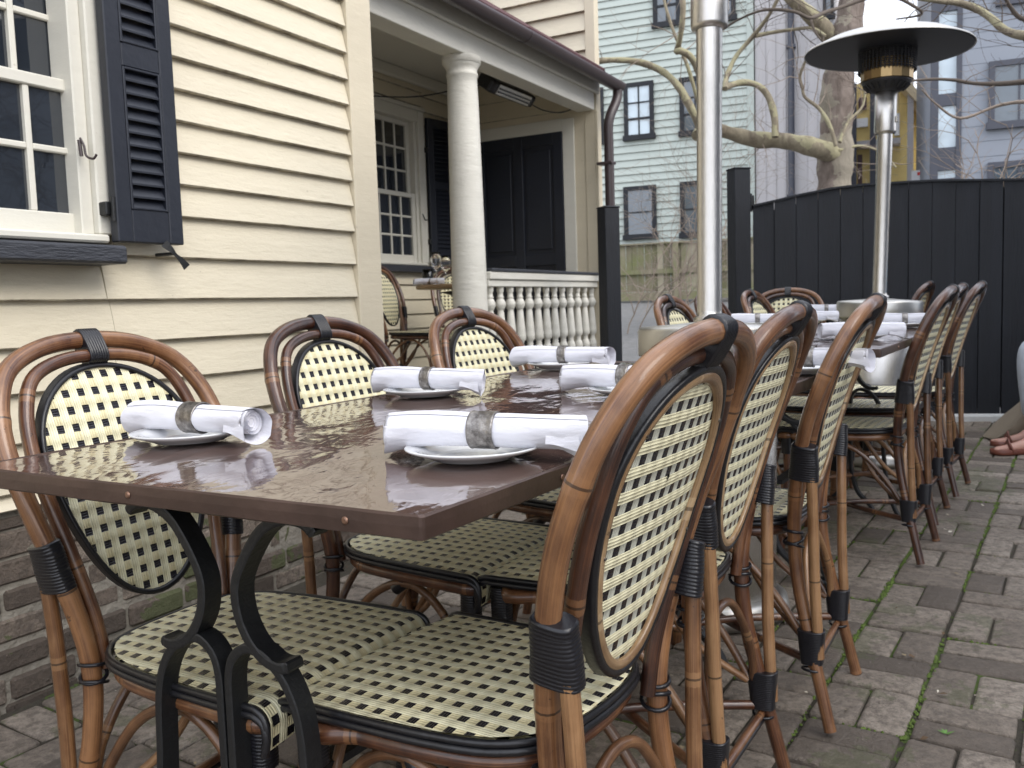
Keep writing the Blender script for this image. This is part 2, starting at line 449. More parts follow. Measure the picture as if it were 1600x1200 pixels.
def paver(mb, cu, cv, lu, lv, r):
    """one brick centred at (cu, cv) in patio axes, worn corners"""
    g = .0018+r.random()*.0034; hu = lu/2-g-(.003 if lu > .15 else 0); hv = lv/2-g-(.003 if lv > .15 else 0); e = .004+r.random()*.003
    dz = r.gauss(0, .0022); tx = r.gauss(0, .010); ty = r.gauss(0, .010); rot = r.gauss(0, .012)
    cs, sn = math.cos(rot), math.sin(rot)
    ring = []
    def pt(a, b, h):
        a2 = a*cs-b*sn; b2 = a*sn+b*cs
        p = pu*(cu+a2)+pv*(cv+b2); return (p.x, p.y, gz(p.x, p.y)+dz+tx*a+ty*b+h)
    N = []
    for (A, B, h) in ((hu, hv, -.035), (hu, hv, -.006), (hu-e*.4, hv-e*.4, -.0015), (hu-e*1.6, hv-e*1.6, 0)):
        k = .0055
        for (sa, sb) in ((1, 1), (-1, 1), (-1, -1), (1, -1)):
            for q in ((0, 1), (1, 0)) if sa*sb < 0 else ((1, 0), (0, 1)):
                N.append(pt(sa*(A-k*q[1])+r.gauss(0, .0011), sb*(B-k*q[0])+r.gauss(0, .0011), h))
    fs = []
    for l in range(3):
        for j in range(8):
            fs.append((l*8+j, l*8+(j+1) % 8, (l+1)*8+(j+1) % 8, (l+1)*8+j))
    fs.append(tuple(24+j for j in range(8)))
    mb.cc = r.random()
    mb.add(N, fs, None, True)
def patio():
    mb = MB(); r = random.Random(3); S = .202
    for i in range(-16, 40):
        for j in range(-22, 26):
            cu, cv = i*S, j*S
            c = pu*cu+pv*cv
            if c.y < -1.5 or c.y > 5.95 or c.x < -3.2 or c.x > 5.2: continue
            if c.y > 1 and c.x > c.y*.72+.8: continue
            if c.x*.875-c.y*.485 < -2.06: continue
            for k in (-1, 1):
                if (i+j) % 2: paver(mb, cu+k*S/4, cv, S/2, S, r)
                else: paver(mb, cu, cv+k*S/4, S, S/2, r)
    return tag(mb.build('patio', M['paver']), kind='structure')
patio()
# petals, bud scales and grit lying on the bricks
mb = MB(); r = random.Random(11)
for k in range(520):
    x = r.uniform(-1.6, 3.4); y = r.uniform(.6, 5.6); s_ = r.uniform(.003, .0105); a = r.uniform(0, 6.3)
    ex = Vector((math.cos(a), math.sin(a), r.uniform(-.3, .3)))*s_; ey = Vector((-math.sin(a), math.cos(a), r.uniform(-.3, .3)))*s_*r.uniform(.3, .7)
    p = Vector((x, y, gz(x, y)+.006)); mb.cc = r.random()
    mb.add([p-ex, p-ey*1.1+Vector((0, 0, .002)), p+ex, p+ey], [(0, 1, 2, 3)], None, False)
tl = NT('dry_petals'); at_ = tl.node('ShaderNodeAttribute', attribute_name='tone')
tl.set(Base_Color=tl.ramp(at_.outputs['Fac'], [(.2, (.10, .06, .03)), (.55, (.34, .27, .16)), (.9, (.62, .57, .47))]), Roughness=.8)
tag(mb.build('leaf_litter', tl.m), kind='stuff', label='small pale petals and bud scales scattered over the brick patio', cat='leaf litter')
# a strip of moss tufts grown up between the pavers
mb = MB(); r = random.Random(5)
for i in range(-4, 30):
    for j in range(-6, 16):
        for d_ in (0, 1):
            if (d_ == 0 and r.random() > .58) or (d_ == 1 and r.random() > .16): continue
            for q in range(r.randint(16, 60)):
                f = r.uniform(-.5, .5); w_ = r.gauss(0, .0046)
                cu, cv = ((i+f)*.202, (j+.5)*.202+w_) if d_ == 0 else ((i+.5)*.202+w_, (j+f)*.202)
                p = pu*cu+pv*cv
                if p.y < .8 or p.y > 5.6 or p.x < .2+.15*p.y or p.x > p.y*.66+.6: continue
                s_ = r.uniform(.002, .0056); z = gz(p.x, p.y)-.0065
                vs = [(p.x+s_*math.cos(a*1.0472), p.y+s_*math.sin(a*1.0472), z) for a in range(6)]
                vs += [(p.x+s_*.55*math.cos(a*1.0472), p.y+s_*.55*math.sin(a*1.0472), z+s_*.75) for a in range(6)]+[(p.x, p.y, z+s_*1.1)]
                mb.add(vs, [(a, (a+1) % 6, 6+(a+1) % 6, 6+a) for a in range(6)]+[(6+a, 6+(a+1) % 6, 12) for a in range(6)])
tag(mb.build('moss', M['moss']), kind='stuff', label='bright green moss growing in the joints between the paving bricks', cat='moss')

# ------------------------------------------------------------ the house
HAZ = R(29)
HROT = math.pi/2-HAZ
house = empty('clapboard_house', (0, 0, 0), HROT, 'cream clapboard house with black shutters, brick base and a recessed corner porch', 'house')
def hp(x, y, z): return Vector((x, y, z))
def to_house(p):
    c, s_ = math.cos(-HROT), math.sin(-HROT); return Vector((p.x*c-p.y*s_, p.x*s_+p.y*c, p.z))
def boards(mb, x0, x1, yface, zs, th=.011, tilt=.011, seams=(), r=random.Random(2), axis='x'):
    """lapped boards facing -y (or, with axis 'y', facing -x); zs are the lower edges, last one the top"""
    for za, zb in zip(zs, zs[1:]):
        cuts = [x0]+[s for s in seams if x0 < s < x1 and r.random() < .5]+[x1]
        for a, b in zip(cuts, cuts[1:]):
            n = max(2, int((b-a)/.12)); vs = []
            lo = r.gauss(0, .0006); 
            for i in range(n+1):
                x = a+(b-a)*i/n+(.0006 if i == 0 else -.0006 if i == n else 0); j = lo+r.gauss(0, .0003); jy = r.gauss(0, .0003)
                for (dy, z) in ((0, zb+.004), (-tilt-th*.15+jy, (za+zb)/2), (-tilt-th+jy, za+.0035+j), (-tilt-th+.003+jy, za+j), (0, za+j)):
                    p = (x, yface+dy, z) if axis == 'x' else (yface+dy, x, z)
                    vs.append(p)
            fs = []
            for i in range(n):
                for k in range(4):
                    q = (i*5+k, i*5+k+1, (i+1)*5+k+1, (i+1)*5+k)
                    fs.append(q if axis == 'x' else q[::-1])
            fs += [tuple(range(5)), tuple(n*5+k for k in range(5))[::-1]]
            mb.add(vs, fs, None, False)
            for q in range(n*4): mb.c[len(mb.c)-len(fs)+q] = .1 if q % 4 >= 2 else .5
YW = 2.07
zlow = [.505, .545, .66, .778, .887, 1.0, 1.094]
zup = [1.0945, 1.117, 1.234]
zup = zup[1:]
while zup[-1] < 3.25: zup.append(zup[-1]+.0893+rnd.gauss(0, .0015))
mb = MB()
boards(mb, -1.6, 2.569, YW, zlow[:-1], seams=(1.555,)); boards(mb, -1.6, 1.5345, YW, zlow[-2:]); boards(mb, 1.5355, 2.569, YW, [1.0, 1.117])
boards(mb, -1.6, .558, YW, [1.0945, 1.117]); boards(mb, 1.571, 2.569, YW, zup)
boards(mb, -1.6, .581, YW, zup)
boards(mb, .583, 1.569, YW, [2.84, 2.93, 3.02, 3.11, 3.2, 3.29])
mb.box((-1.6, YW+.003, .5), (.53, YW+.12, 3.32)); mb.box((1.575, YW+.003, .5), (2.7, YW+.12, 3.32)); mb.box((.53, YW+.003, .5), (1.575, YW+.12, 1.12)); mb.box((.53, YW+.003, 2.9), (1.575, YW+.12, 3.32))
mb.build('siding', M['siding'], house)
mb = MB(); mb.box((2.571, YW-.028, .5), (2.708, YW+.03, 3.32), .003); mb.box((2.68, YW+.031, .5), (2.710, 2.93, 3.32), .003)
mb.build('corner_board', M['trim'], house)
mb = MB(); mb.box((-1.6, YW-.03, 3.325), (2.8, YW+.3, 3.5), .01); mb.box((-1.7, YW-.2, 3.505), (2.85, YW+4, 3.56))
mb.box((-1.6, YW+.12, .3), (2.71, YW+3.5, 3.3))
mb.build('eave', M['white_trim'], house)
# brick foundation, each course laid a little unevenly
mb = MB(); r = random.Random(21); z = -.16; row = 0
while z < .47:
    h = r.uniform(.066, .074); x = -1.7+(.1 if row % 2 else 0)
    while x < 2.62:
        l = r.uniform(.18, .225) if r.random() > .22 else r.uniform(.085, .1)
        g = .007+r.random()*.005; y = YW-.006+r.gauss(0, .004); mb.cc = r.random()
        sag = .006*math.sin(x*1.3+row); top = min(z+h-g, .492)
        if top-z > .015: mb.box((x+g/2+r.gauss(0, .002), y, z+sag+r.gauss(0, .002)), (x+l-g/2, y+.09, top+sag*.9), .0045+r.random()*.005)
        x += l
    z += h; row += 1
mb.build('brick_foundation', M['wallbrick'], house)
mb = MB(); n = 150; vs = []
for j in range(14):
    for i in range(n+1):
        vs.append((-1.7+4.4*i/n, YW+.001+r.gauss(0, .0012), -.2+.7*j/13))
mb.add(vs, [(j*(n+1)+i, j*(n+1)+i+1, (j+1)*(n+1)+i+1, (j+1)*(n+1)+i) for j in range(13) for i in range(n)])
mb.box((-1.7, YW+.03, -.2), (2.70, YW+.5, .5))
mb.build('mortar', M['mortar'], house)

def sash_window(name, x0, x1, z0, zm, z1, ny, nx, yf, parent, rail=.05, mw=.017, mat='white_trim', pane='pane', hook=True, case=.09):
    """double-hung window: outer casing x0..x1, glass split by real glazing bars"""
    w = MB()
    w.box((x0, yf-.032, z0), (x0+case, yf+.06, z1), .004); w.box((x1-case, yf-.032, z0), (x1, yf+.06, z1), .004)
    w.box((x0+case, yf-.030, z1-case), (x1-case, yf+.06, z1), .004)
    w.box((x0+case, yf-.012, z0), (x0+case+.035, yf+.07, z1-case), .003); w.box((x1-case-.035, yf-.012, z0), (x1-case, yf+.07, z1-case), .003)
    w.box((x0-.004, yf-.046, z1), (x1+.004, yf+.06, z1+.03), .005)
    w.box((x0+.03, yf-.045, z0-.022), (x1-.03, yf+.06, z0-.001), .005)
    fr = w.build(name, M[mat], parent)
    a, b = x0+case+.036, x1-case-.036
    for (za, zb, dy) in ((z0, zm+.02, .0), (zm-.02, z1-case, .034)):
        s_ = MB(); y = yf+dy
        rb = rail*1.35 if dy == 0 else rail*.8
        s_.box((a, y, za), (a+rail, y+.033, zb), .003); s_.box((b-rail, y, za), (b, y+.033, zb), .003)
        s_.box((a+rail, y+.001, za), (b-rail, y+.033, za+rb), .003); s_.box((a+rail, y+.001, zb-rail*.8), (b-rail, y+.033, zb), .003)
        ga, gb, ha, hb = a+rail, b-rail, za+rb, zb-rail*.8
        for i in range(1, nx):
            x = ga+(gb-ga)*i/nx; s_.box((x-mw/2, y+.006, ha), (x+mw/2, y+.03, hb), .003)
        for j in range(1, ny):
            zz = ha+(hb-ha)*j/ny
            for i in range(nx):
                xa = ga+(gb-ga)*i/nx+(mw/2 if i else 0); xb = ga+(gb-ga)*(i+1)/nx-(mw/2 if i < nx-1 else 0)
                s_.box((xa, y+.007, zz-mw/2), (xb, y+.029, zz+mw/2), .003)
        sob = s_.build('sash', M[mat], fr)
        g = MB()
        for i in range(nx):
            for j in range(ny):
                q = r.gauss(0, .0012)
                g.box((ga+(gb-ga)*i/nx, y+.018+q, ha+(hb-ha)*j/ny), (ga+(gb-ga)*(i+1)/nx, y+.021+q, ha+(hb-ha)*(j+1)/ny))
        g.build('pane', M[pane], fr)
    return fr
win = sash_window('window', .585, 1.567, 1.168, 1.535, 2.84, 1, 1, YW-.004, house, case=.050)
# replace its sashes by the right pane layout
for ch in [k for k in bpy.data.objects if k.parent == win]: bpy.data.objects.remove(ch)
def sash(parent, a, b, za, zb, y, nx, zbars, rail_b, rail_t, st, mw=.016, mat='white_trim', pane='pane'):
    s_ = MB()
    s_.box((a, y, za), (a+st, y+.033, zb), .003); s_.box((b-st, y, za), (b, y+.033, zb), .003)
    s_.box((a+st, y+.001, za), (b-st, y+.033, za+rail_b), .003); s_.box((a+st, y+.001, zb-rail_t), (b-st, y+.033, zb), .003)
    ga, gb, ha, hb = a+st, b-st, za+rail_b, zb-rail_t
    for i in range(1, nx):
        x = ga+(gb-ga)*i/nx; s_.box((x-mw/2, y+.006, ha), (x+mw/2, y+.03, hb), .003)
    for zz in zbars:
        for i in range(nx):
            s_.box((ga+(gb-ga)*i/nx+(mw/2 if i else 0), y+.007, zz-mw/2), (ga+(gb-ga)*(i+1)/nx-(mw/2 if i < nx-1 else 0), y+.029, zz+mw/2), .003)
    s_.build('sash', M[mat], parent)
    g = MB(); zz = [ha]+list(zbars)+[hb]
    for i in range(nx):
        for p, q in zip(zz, zz[1:]):
            k = r.gauss(0, .0012); g.box((ga+(gb-ga)*i/nx, y+.018+k, p), (ga+(gb-ga)*(i+1)/nx, y+.021+k, q))
    g.build('pane', M[pane], parent)
sash(win, .64, 1.540, 1.170, 1.556, YW+.014, 7, (1.379,), .052, .030, .040)
sash(win, .64, 1.540, 1.531, 2.75, YW+.05, 7, (1.714, 1.872, 2.03, 2.188, 2.346, 2.504), .024, .04, .040)
m = MB(); m.box((.56, YW-.115, 1.089), (1.536, YW+.03, 1.135), .006); m.build('window_sill', M['sill'], house)
m = MB()
m.tube(spline([(1.480, YW-.035, 1.405), (1.482, YW-.045, 1.385), (1.483, YW-.05, 1.36), (1.490, YW-.066, 1.352), (1.493, YW-.076, 1.362)], 4), .0032, 6, mi=0)
m.tube([(1.479, YW-.032, 1.40), (1.479, YW-.037, 1.36)], .005, 6)
m.build('hook', M['gutter'], win)

def shutter(x0, x1, z0, z1, mids, y, parent, rail=.045, ang=0.0):
    th = .032
    piv = Matrix.Translation((x0, y, 0)) @ Matrix.Rotation(ang, 4, 'Z') @ Matrix.Translation((-x0, -y, 0))
    f = MB()
    f.box((x0, y-th, z0), (x0+rail, y, z1), .003, M=piv); f.box((x1-rail, y-th, z0), (x1, y, z1), .003, M=piv)
    zs = [z0]+list(mids)+[z1]
    f.box((x0+rail, y-th+.001, z0), (x1-rail, y-.001, z0+rail*1.9), .003, M=piv); f.box((x0+rail, y-th+.001, z1-rail*1.2), (x1-rail, y-.001, z1), .003, M=piv)
    for zm in mids: f.box((x0+rail, y-th+.001, zm-.03), (x1-rail, y-.001, zm+.03), .003, M=piv)
    ed = [z0+rail*1.9]+[k for zm in mids for k in (zm-.03, zm+.03)]+[z1-rail*1.2]
    for a, b in zip(ed[::2], ed[1::2]):          # moulded inner edge
        e = .007
        f.box((x0+rail, y-th-.001, a), (x0+rail+e, y-.004, b), .002, M=piv); f.box((x1-rail-e, y-th-.001, a), (x1-rail, y-.004, b), .002, M=piv)
        f.box((x0+rail+e, y-th-.001, a), (x1-rail-e, y-.004, a+e), .002, M=piv); f.box((x0+rail+e, y-th-.001, b-e), (x1-rail-e, y-.004, b), .002, M=piv)
    o = f.build('shutter', M['shutter'], parent)
    for a, b in zip(ed[::2], ed[1::2]):
        l = MB()
        n = max(2, int((b-a)/.0325))
        for i in range(n):
            zc = a+(b-a)*(i+.5)/n; xa, xb = x0+rail+.008, x1-rail-.008
            ds, hz_ = .011, (b-a)/n*.56
            l.add([tuple(piv @ Vector(p)) for p in ((xa, y-th+.002, zc-hz_), (xb, y-th+.002, zc-hz_), (xb, y-.006, zc+hz_), (xa, y-.006, zc+hz_),
                   (xa, y-th+.002, zc-hz_+.005), (xb, y-th+.002, zc-hz_+.005), (xb, y-.006, zc+hz_+.005), (xa, y-.006, zc+hz_+.005))],
                  [(0, 3, 2, 1), (4, 5, 6, 7), (0, 1, 5, 4), (2, 3, 7, 6), (0, 4, 7, 3), (1, 2, 6, 5)], None, False)
        l.build('louvres', M['shutter'], o)
    return o
sh = shutter(1.541, 1.746, 1.148, 2.80, (1.628, 2.12), YW-.045, house, ang=R(-1.5))
shutter(.385, .580, 1.148, 2.80, (1.628, 2.12), YW-.040, house)
m = MB(); m.box((1.520, YW-.062, 1.215), (1.545, YW-.03, 1.25), .003); m.tube([(1.535, YW-.07, 1.20), (1.535, YW-.07, 1.262)], .006, 8)
m.build('hinge', M['iron'], sh)
m = MB()
m.tube([(1.699, YW-.005, 1.122), (1.699, YW-.088, 1.122)], .005, 8)
m.sweep(spline([(1.676, YW-.082, 1.150), (1.691, YW-.090, 1.133), (1.702, YW-.092, 1.120), (1.720, YW-.094, 1.105), (1.736, YW-.096, 1.086)], 4),
        lambda i, L: [(a*(.5+.9*abs(L-.045)/.045), b) for a, b in ((.008, .0018), (-.008, .0018), (-.008, -.0018), (.008, -.0018))], up=(0, 0, 1), smooth=False)
m.build('shutter_dog', M['iron'], house)

# --- the porch
YP, YB, XE, ZF = 2.90, 4.19, 6.665, .36
m = MB(); m.box((2.746, YP-.04, ZF-.045), (XE-.001, YB+.02, ZF), .004); m.build('porch_floor', simple('porch_boards', (.13, .12, .115), .6, .3, 8), house)
m = MB(); boards(m, 2.75, XE, YP-.0, [.02, .13, .24, ZF-.05]); m.box((2.75, YP+.02, -.1), (XE, YB, ZF-.05)); m.build('porch_skirt', M['siding'], house)
m = MB(); zz = [ZF-.03+.117*i for i in range(24)]; boards(m, 2.75, 5.20, YB, zz); boards(m, 6.15, XE, YB, zz)
boards(m, 5.18, 6.17, YB, [z for z in zz if z < 1.30]); boards(m, 5.18, 6.17, YB, [2.585, 2.70, 2.82, 2.94])
m.box((2.75, YB+.004, ZF-.1), (5.2, YB+.1, 3.0)); m.box((6.15, YB+.004, ZF-.1), (XE, YB+.1, 3.0)); m.box((5.2, YB+.004, ZF-.1), (6.15, YB+.1, 1.29)); m.box((5.2, YB+.08, 1.29), (6.15, YB+.1, 3.0))
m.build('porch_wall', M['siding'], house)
m = MB(); m.box((2.75, YP+.10, 2.83), (XE, YB, 2.86)); m.box((2.75, YB-.06, 2.74), (XE-.002, YB-.016, 2.829), .01)
m.build('porch_ceiling', M['white_trim'], house)
m = MB(); m.box((2.745, YP-.045, 2.47), (XE-.03, YP+.10, 2.74), .004); m.box((2.745, YP+.02, 2.7405), (XE-.03, YP+.10, 2.829), .003); m.box((2.745, YP-.075, 2.60), (XE+.02, YP-.046, 2.70), .008)
m.build('porch_beam', M['column'], house)
pw = sash_window('window', 5.26, 6.16, 1.325, 1.86, 2.54, 3, 4, YB-.004, house, rail=.045)
m = MB(); m.tube(spline([(6.09, YB-.035, 1.72), (6.09, YB-.045, 1.70), (6.09, YB-.06, 1.67), (6.10, YB-.075, 1.675)], 3), .005, 6); m.build('hook', M['iron'], pw)
m = MB(); m.box((5.20, YB-.085, 1.245), (6.26, YB+.02, 1.298), .006); m.build('window_sill', M['sill'], house)
ps = shutter(6.175, 6.60, 1.31, 2.50, (1.96,), YB-.03, house, rail=.06, ang=R(-9))
m = MB(); m.box((6.150, YB-.06, 2.22), (6.18, YB-.03, 2.26), .003); m.box((6.150, YB-.06, 1.48), (6.18, YB-.03, 1.52), .003); m.build('hinge', M['iron'], ps)
# end wall with its black door
m = MB(); m.box((XE, YP-.034, -.1), (XE+.10, YB+.4, 2.83)); 
m.build('end_wall', M['trim'], house)
m = MB(); m.box((XE-.022, 3.045, ZF), (XE-.001, 3.145, 2.44), .003); m.box((XE-.023, 3.145, 2.345), (XE-.001, 4.06, 2.445), .003); m.box((XE-.022, 3.97, ZF), (XE-.001, 4.06, 2.345), .003)
m.build('door_casing', M['white_trim'], house)
m = MB(); m.box((XE-.012, 3.147, ZF+.01), (XE-.002, 3.968, 2.343))
y0, y1 = 3.147, 3.968; st = .085
for a in (y0, (y0+y1)/2-st/2, y1-st): m.box((XE-.030, a, ZF+.01), (XE-.013, a+st, 2.343), .003)
for a, b in ((y0+st, (y0+y1)/2-st/2), ((y0+y1)/2+st/2, y1-st)):
    for z in (ZF+.01, 1.28, 2.25): m.box((XE-.029, a, z), (XE-.013, b, z+(.2 if z < 1 else .093)), .003)
    m.box((XE-.022, a+.03, ZF+.25), (XE-.013, b-.03, 1.24), .008); m.box((XE-.022, a+.03, 1.41), (XE-.013, b-.03, 2.21), .008)
dr = m.build('door', M['shutter'], house)
# upper storey wall above the porch roof
m = MB(); zz = [2.5+.15*i for i in range(34)]; boards(m, 2.932, 8.0, XE+.02, zz, axis='y', th=.02)
m.box((XE+.03, 2.86, 2.4), (XE+.10, 8.0, 7.5)); m.build('upper_wall', M['siding'], house)
m = MB(); m.box((XE-.012, 2.845, 2.46), (XE+.06, 2.93, 7.5), .004); m.box((XE-.012, YP-.062, ZF-.2), (XE+.06, YP-.035, 2.47), .004)
m.box((XE-.011, YP-.034, ZF-.2), (XE-.001, YP+.05, 2.47), .003)
m.build('corner_board', M['trim'], house)
m = MB()
prf = [(2.735, 2.705), (2.735, 2.727), (4.9, 4.205), (4.9, 4.155)]
for x0, x1 in ((2.30, XE+.075),):
    vs = [(x0, y, z) for y, z in prf]+[(x1, y, z) for y, z in prf]
    m.add(vs, [(0, 1, 2, 3), (7, 6, 5, 4), (0, 4, 5, 1), (1, 5, 6, 2), (2, 6, 7, 3), (3, 7, 4, 0)], None, False)
    k = 0; x = x0+.05
    while x < x1:
        m.box((x, 0, 0), (x+.018, 2.62, .028), .004, M=Matrix.Translation((0, 2.74, 2.729)) @ Matrix.Rotation(math.atan2(1.478, 2.165), 4, 'X')); x += .42
m.build('porch_roof', M['roof'], house)
m = MB(); gy, gzz, gr = 2.685, 2.672, .060
def gut(i, L):
    o = [(gr*math.cos(R(a)), gr*math.sin(R(a))) for a in range(180, 361, 15)]; i_ = [((gr-.004)*math.cos(R(a)), (gr-.004)*math.sin(R(a))) for a in range(360, 179, -15)]
    return [(b, -a) for a, b in o+[(gr+.008, .004), (gr+.006, .012), (gr-.002, .010)]+i_]
m.sweep([(2.28, gy, gzz+.012), (5.2, gy, gzz+.002), (6.74, gy, gzz-.010)], gut, up=(0, 0, 1))
for x in (3.0, 4.1, 5.15, 6.3): m.sweep([(x, gy, gzz), (x+.018, gy, gzz)], lambda i, L: [(b*1.03, -a*1.03) for a, b in [(gr*math.cos(R(t)), gr*math.sin(R(t))) for t in range(180, 361, 15)]+[(gr*.9, -.005), (-gr*.9, -.005)]], up=(0, 0, 1))
m.box((2.3, gy+.058, 2.655), (XE+.06, gy+.075, 2.716), .003)
m.build('gutter', M['gutter'], house)
m = MB()
m.tube(spline([(6.70, gy, 2.64), (6.70, gy, 2.57), (6.67, gy+.01, 2.50), (6.62, gy+.03, 2.41), (6.60, gy+.04, 2.32), (6.60, gy+.04, 2.2)], 6)+[Vector((6.60, gy+.04, 1.2)), Vector((6.60, gy+.04, .2))], .038, 14)
for z in (2.03, 1.0): m.box((6.555, gy+.0, z), (6.645, gy+.13, z+.022), .004)
m.build('downspout', M['gutter'], house)
m = MB(); cx, cy = 4.78, YP+.03
sh_ = [(.152, ZF), (.152, ZF+.05), (.135, ZF+.06), (.140, ZF+.09), (.118, ZF+.12), (.112, ZF+.15)]
sh_ += [(.112-.018*((z-.5)/1.8)**1.6, z) for z in [.55+.15*i for i in range(12)]]
sh_ += [(.0925, 2.30), (.0925, 2.352), (.0985, 2.358), (.0985, 2.370), (.093, 2.376), (.094, 2.396), (.102, 2.412), (.110, 2.422), (.1105, 2.430), (.119, 2.433), (.119, 2.4695)]
m.lathe(sh_, 40, (cx, cy, 0)); m.build('column', M['column'], house)
# balustrade: rails plus every turned baluster
bal = MB(); bal.box((4.92, YP-.045, 1.125), (XE-.013, YP+.055, 1.175), .006); bal.box((4.92, YP-.03, 1.080), (XE-.013, YP+.04, 1.124), .004)
bal.box((4.92, YP-.03, .45), (XE-.013, YP+.04, .50), .005); bo = bal.build('balustrade', M['column'], house)
m = MB(); m.box((4.93, YP-.052, 1.1755), (XE-.014, YP+.062, 1.197), .005); m.build('rail_cap', M['sill'], bo)
bp = [(.027, .50), (.027, .572), (.020, .577), (.020, .585), (.027, .595), (.035, .622), (.035, .640), (.027, .668), (.020, .678), (.024, .686), (.019, .695), (.024, .705), (.036, .722), (.036, .750), (.030, .83), (.022, .915), (.019, .925), (.026, .934), (.036, .958), (.035, .975), (.024, .998), (.019, 1.004), (.026, 1.010), (.020, 1.018), (.019, 1.040), (.0245, 1.052), (.0245, 1.0798)]
bproto = None
for i in range(13):
    x = 4.985+i*.1345
    if bproto is None:
        m = MB(); m.lathe(bp, 14); bproto = m.build('baluster', M['column'], bo); b_ = bproto
    else: b_ = bproto.copy(); COL.objects.link(b_)
    b_.location = (x, YP+.005, 0)

# ------------------------------------------------------------ rattan bistro chair (front = local +Y)
YPROF = [(0, -.275), (.17, -.236), (.30, -.209), (.396, -.202), (.48, -.207), (.57, -.222), (.66, -.246), (.75, -.282), (.82, -.314), (.889, -.355), (.92, -.372)]
def yb(z):                                   # smooth back profile
    return (lerp(YPROF, z-.03)+lerp(YPROF, z)*2+lerp(YPROF, z+.03))/4
def sleeve(mb, pts, A, B, up, pitch=.0042, depth=.0011, seg=24, taper=None):
    """tight cord winding round one or two poles: ellipse A (along up) x B"""
    P = [Vector(p) for p in pts]; tot = sum((b-a).length for a, b in zip(P, P[1:]))
    n = max(8, int(tot/pitch*4)); out = []; acc = 0; k = 0; L = 0
    for i in range(n+1):
        d = tot*i/n
        while k < len(P)-2 and d > acc+(P[k+1]-P[k]).length: acc += (P[k+1]-P[k]).length; k += 1
        out.append(P[k]+(P[k+1]-P[k])*min(1, (d-acc)/(P[k+1]-P[k]).length))
    def prof(i, L):
        q = depth*abs(math.sin(math.pi*L/pitch)); f = taper(i/n) if taper else 1; fa, fb = f if isinstance(f, tuple) else (f, f)
        if i in (0, n): q -= .002
        sp_ = lambda c: math.copysign(abs(c)**.68, c)
        return [((A*fa+q)*sp_(math.cos(2*math.pi*j/seg)), (B*fb+q)*sp_(math.sin(2*math.pi*j/seg))) for j in range(seg)]
    mb.sweep(out, prof, up=up)
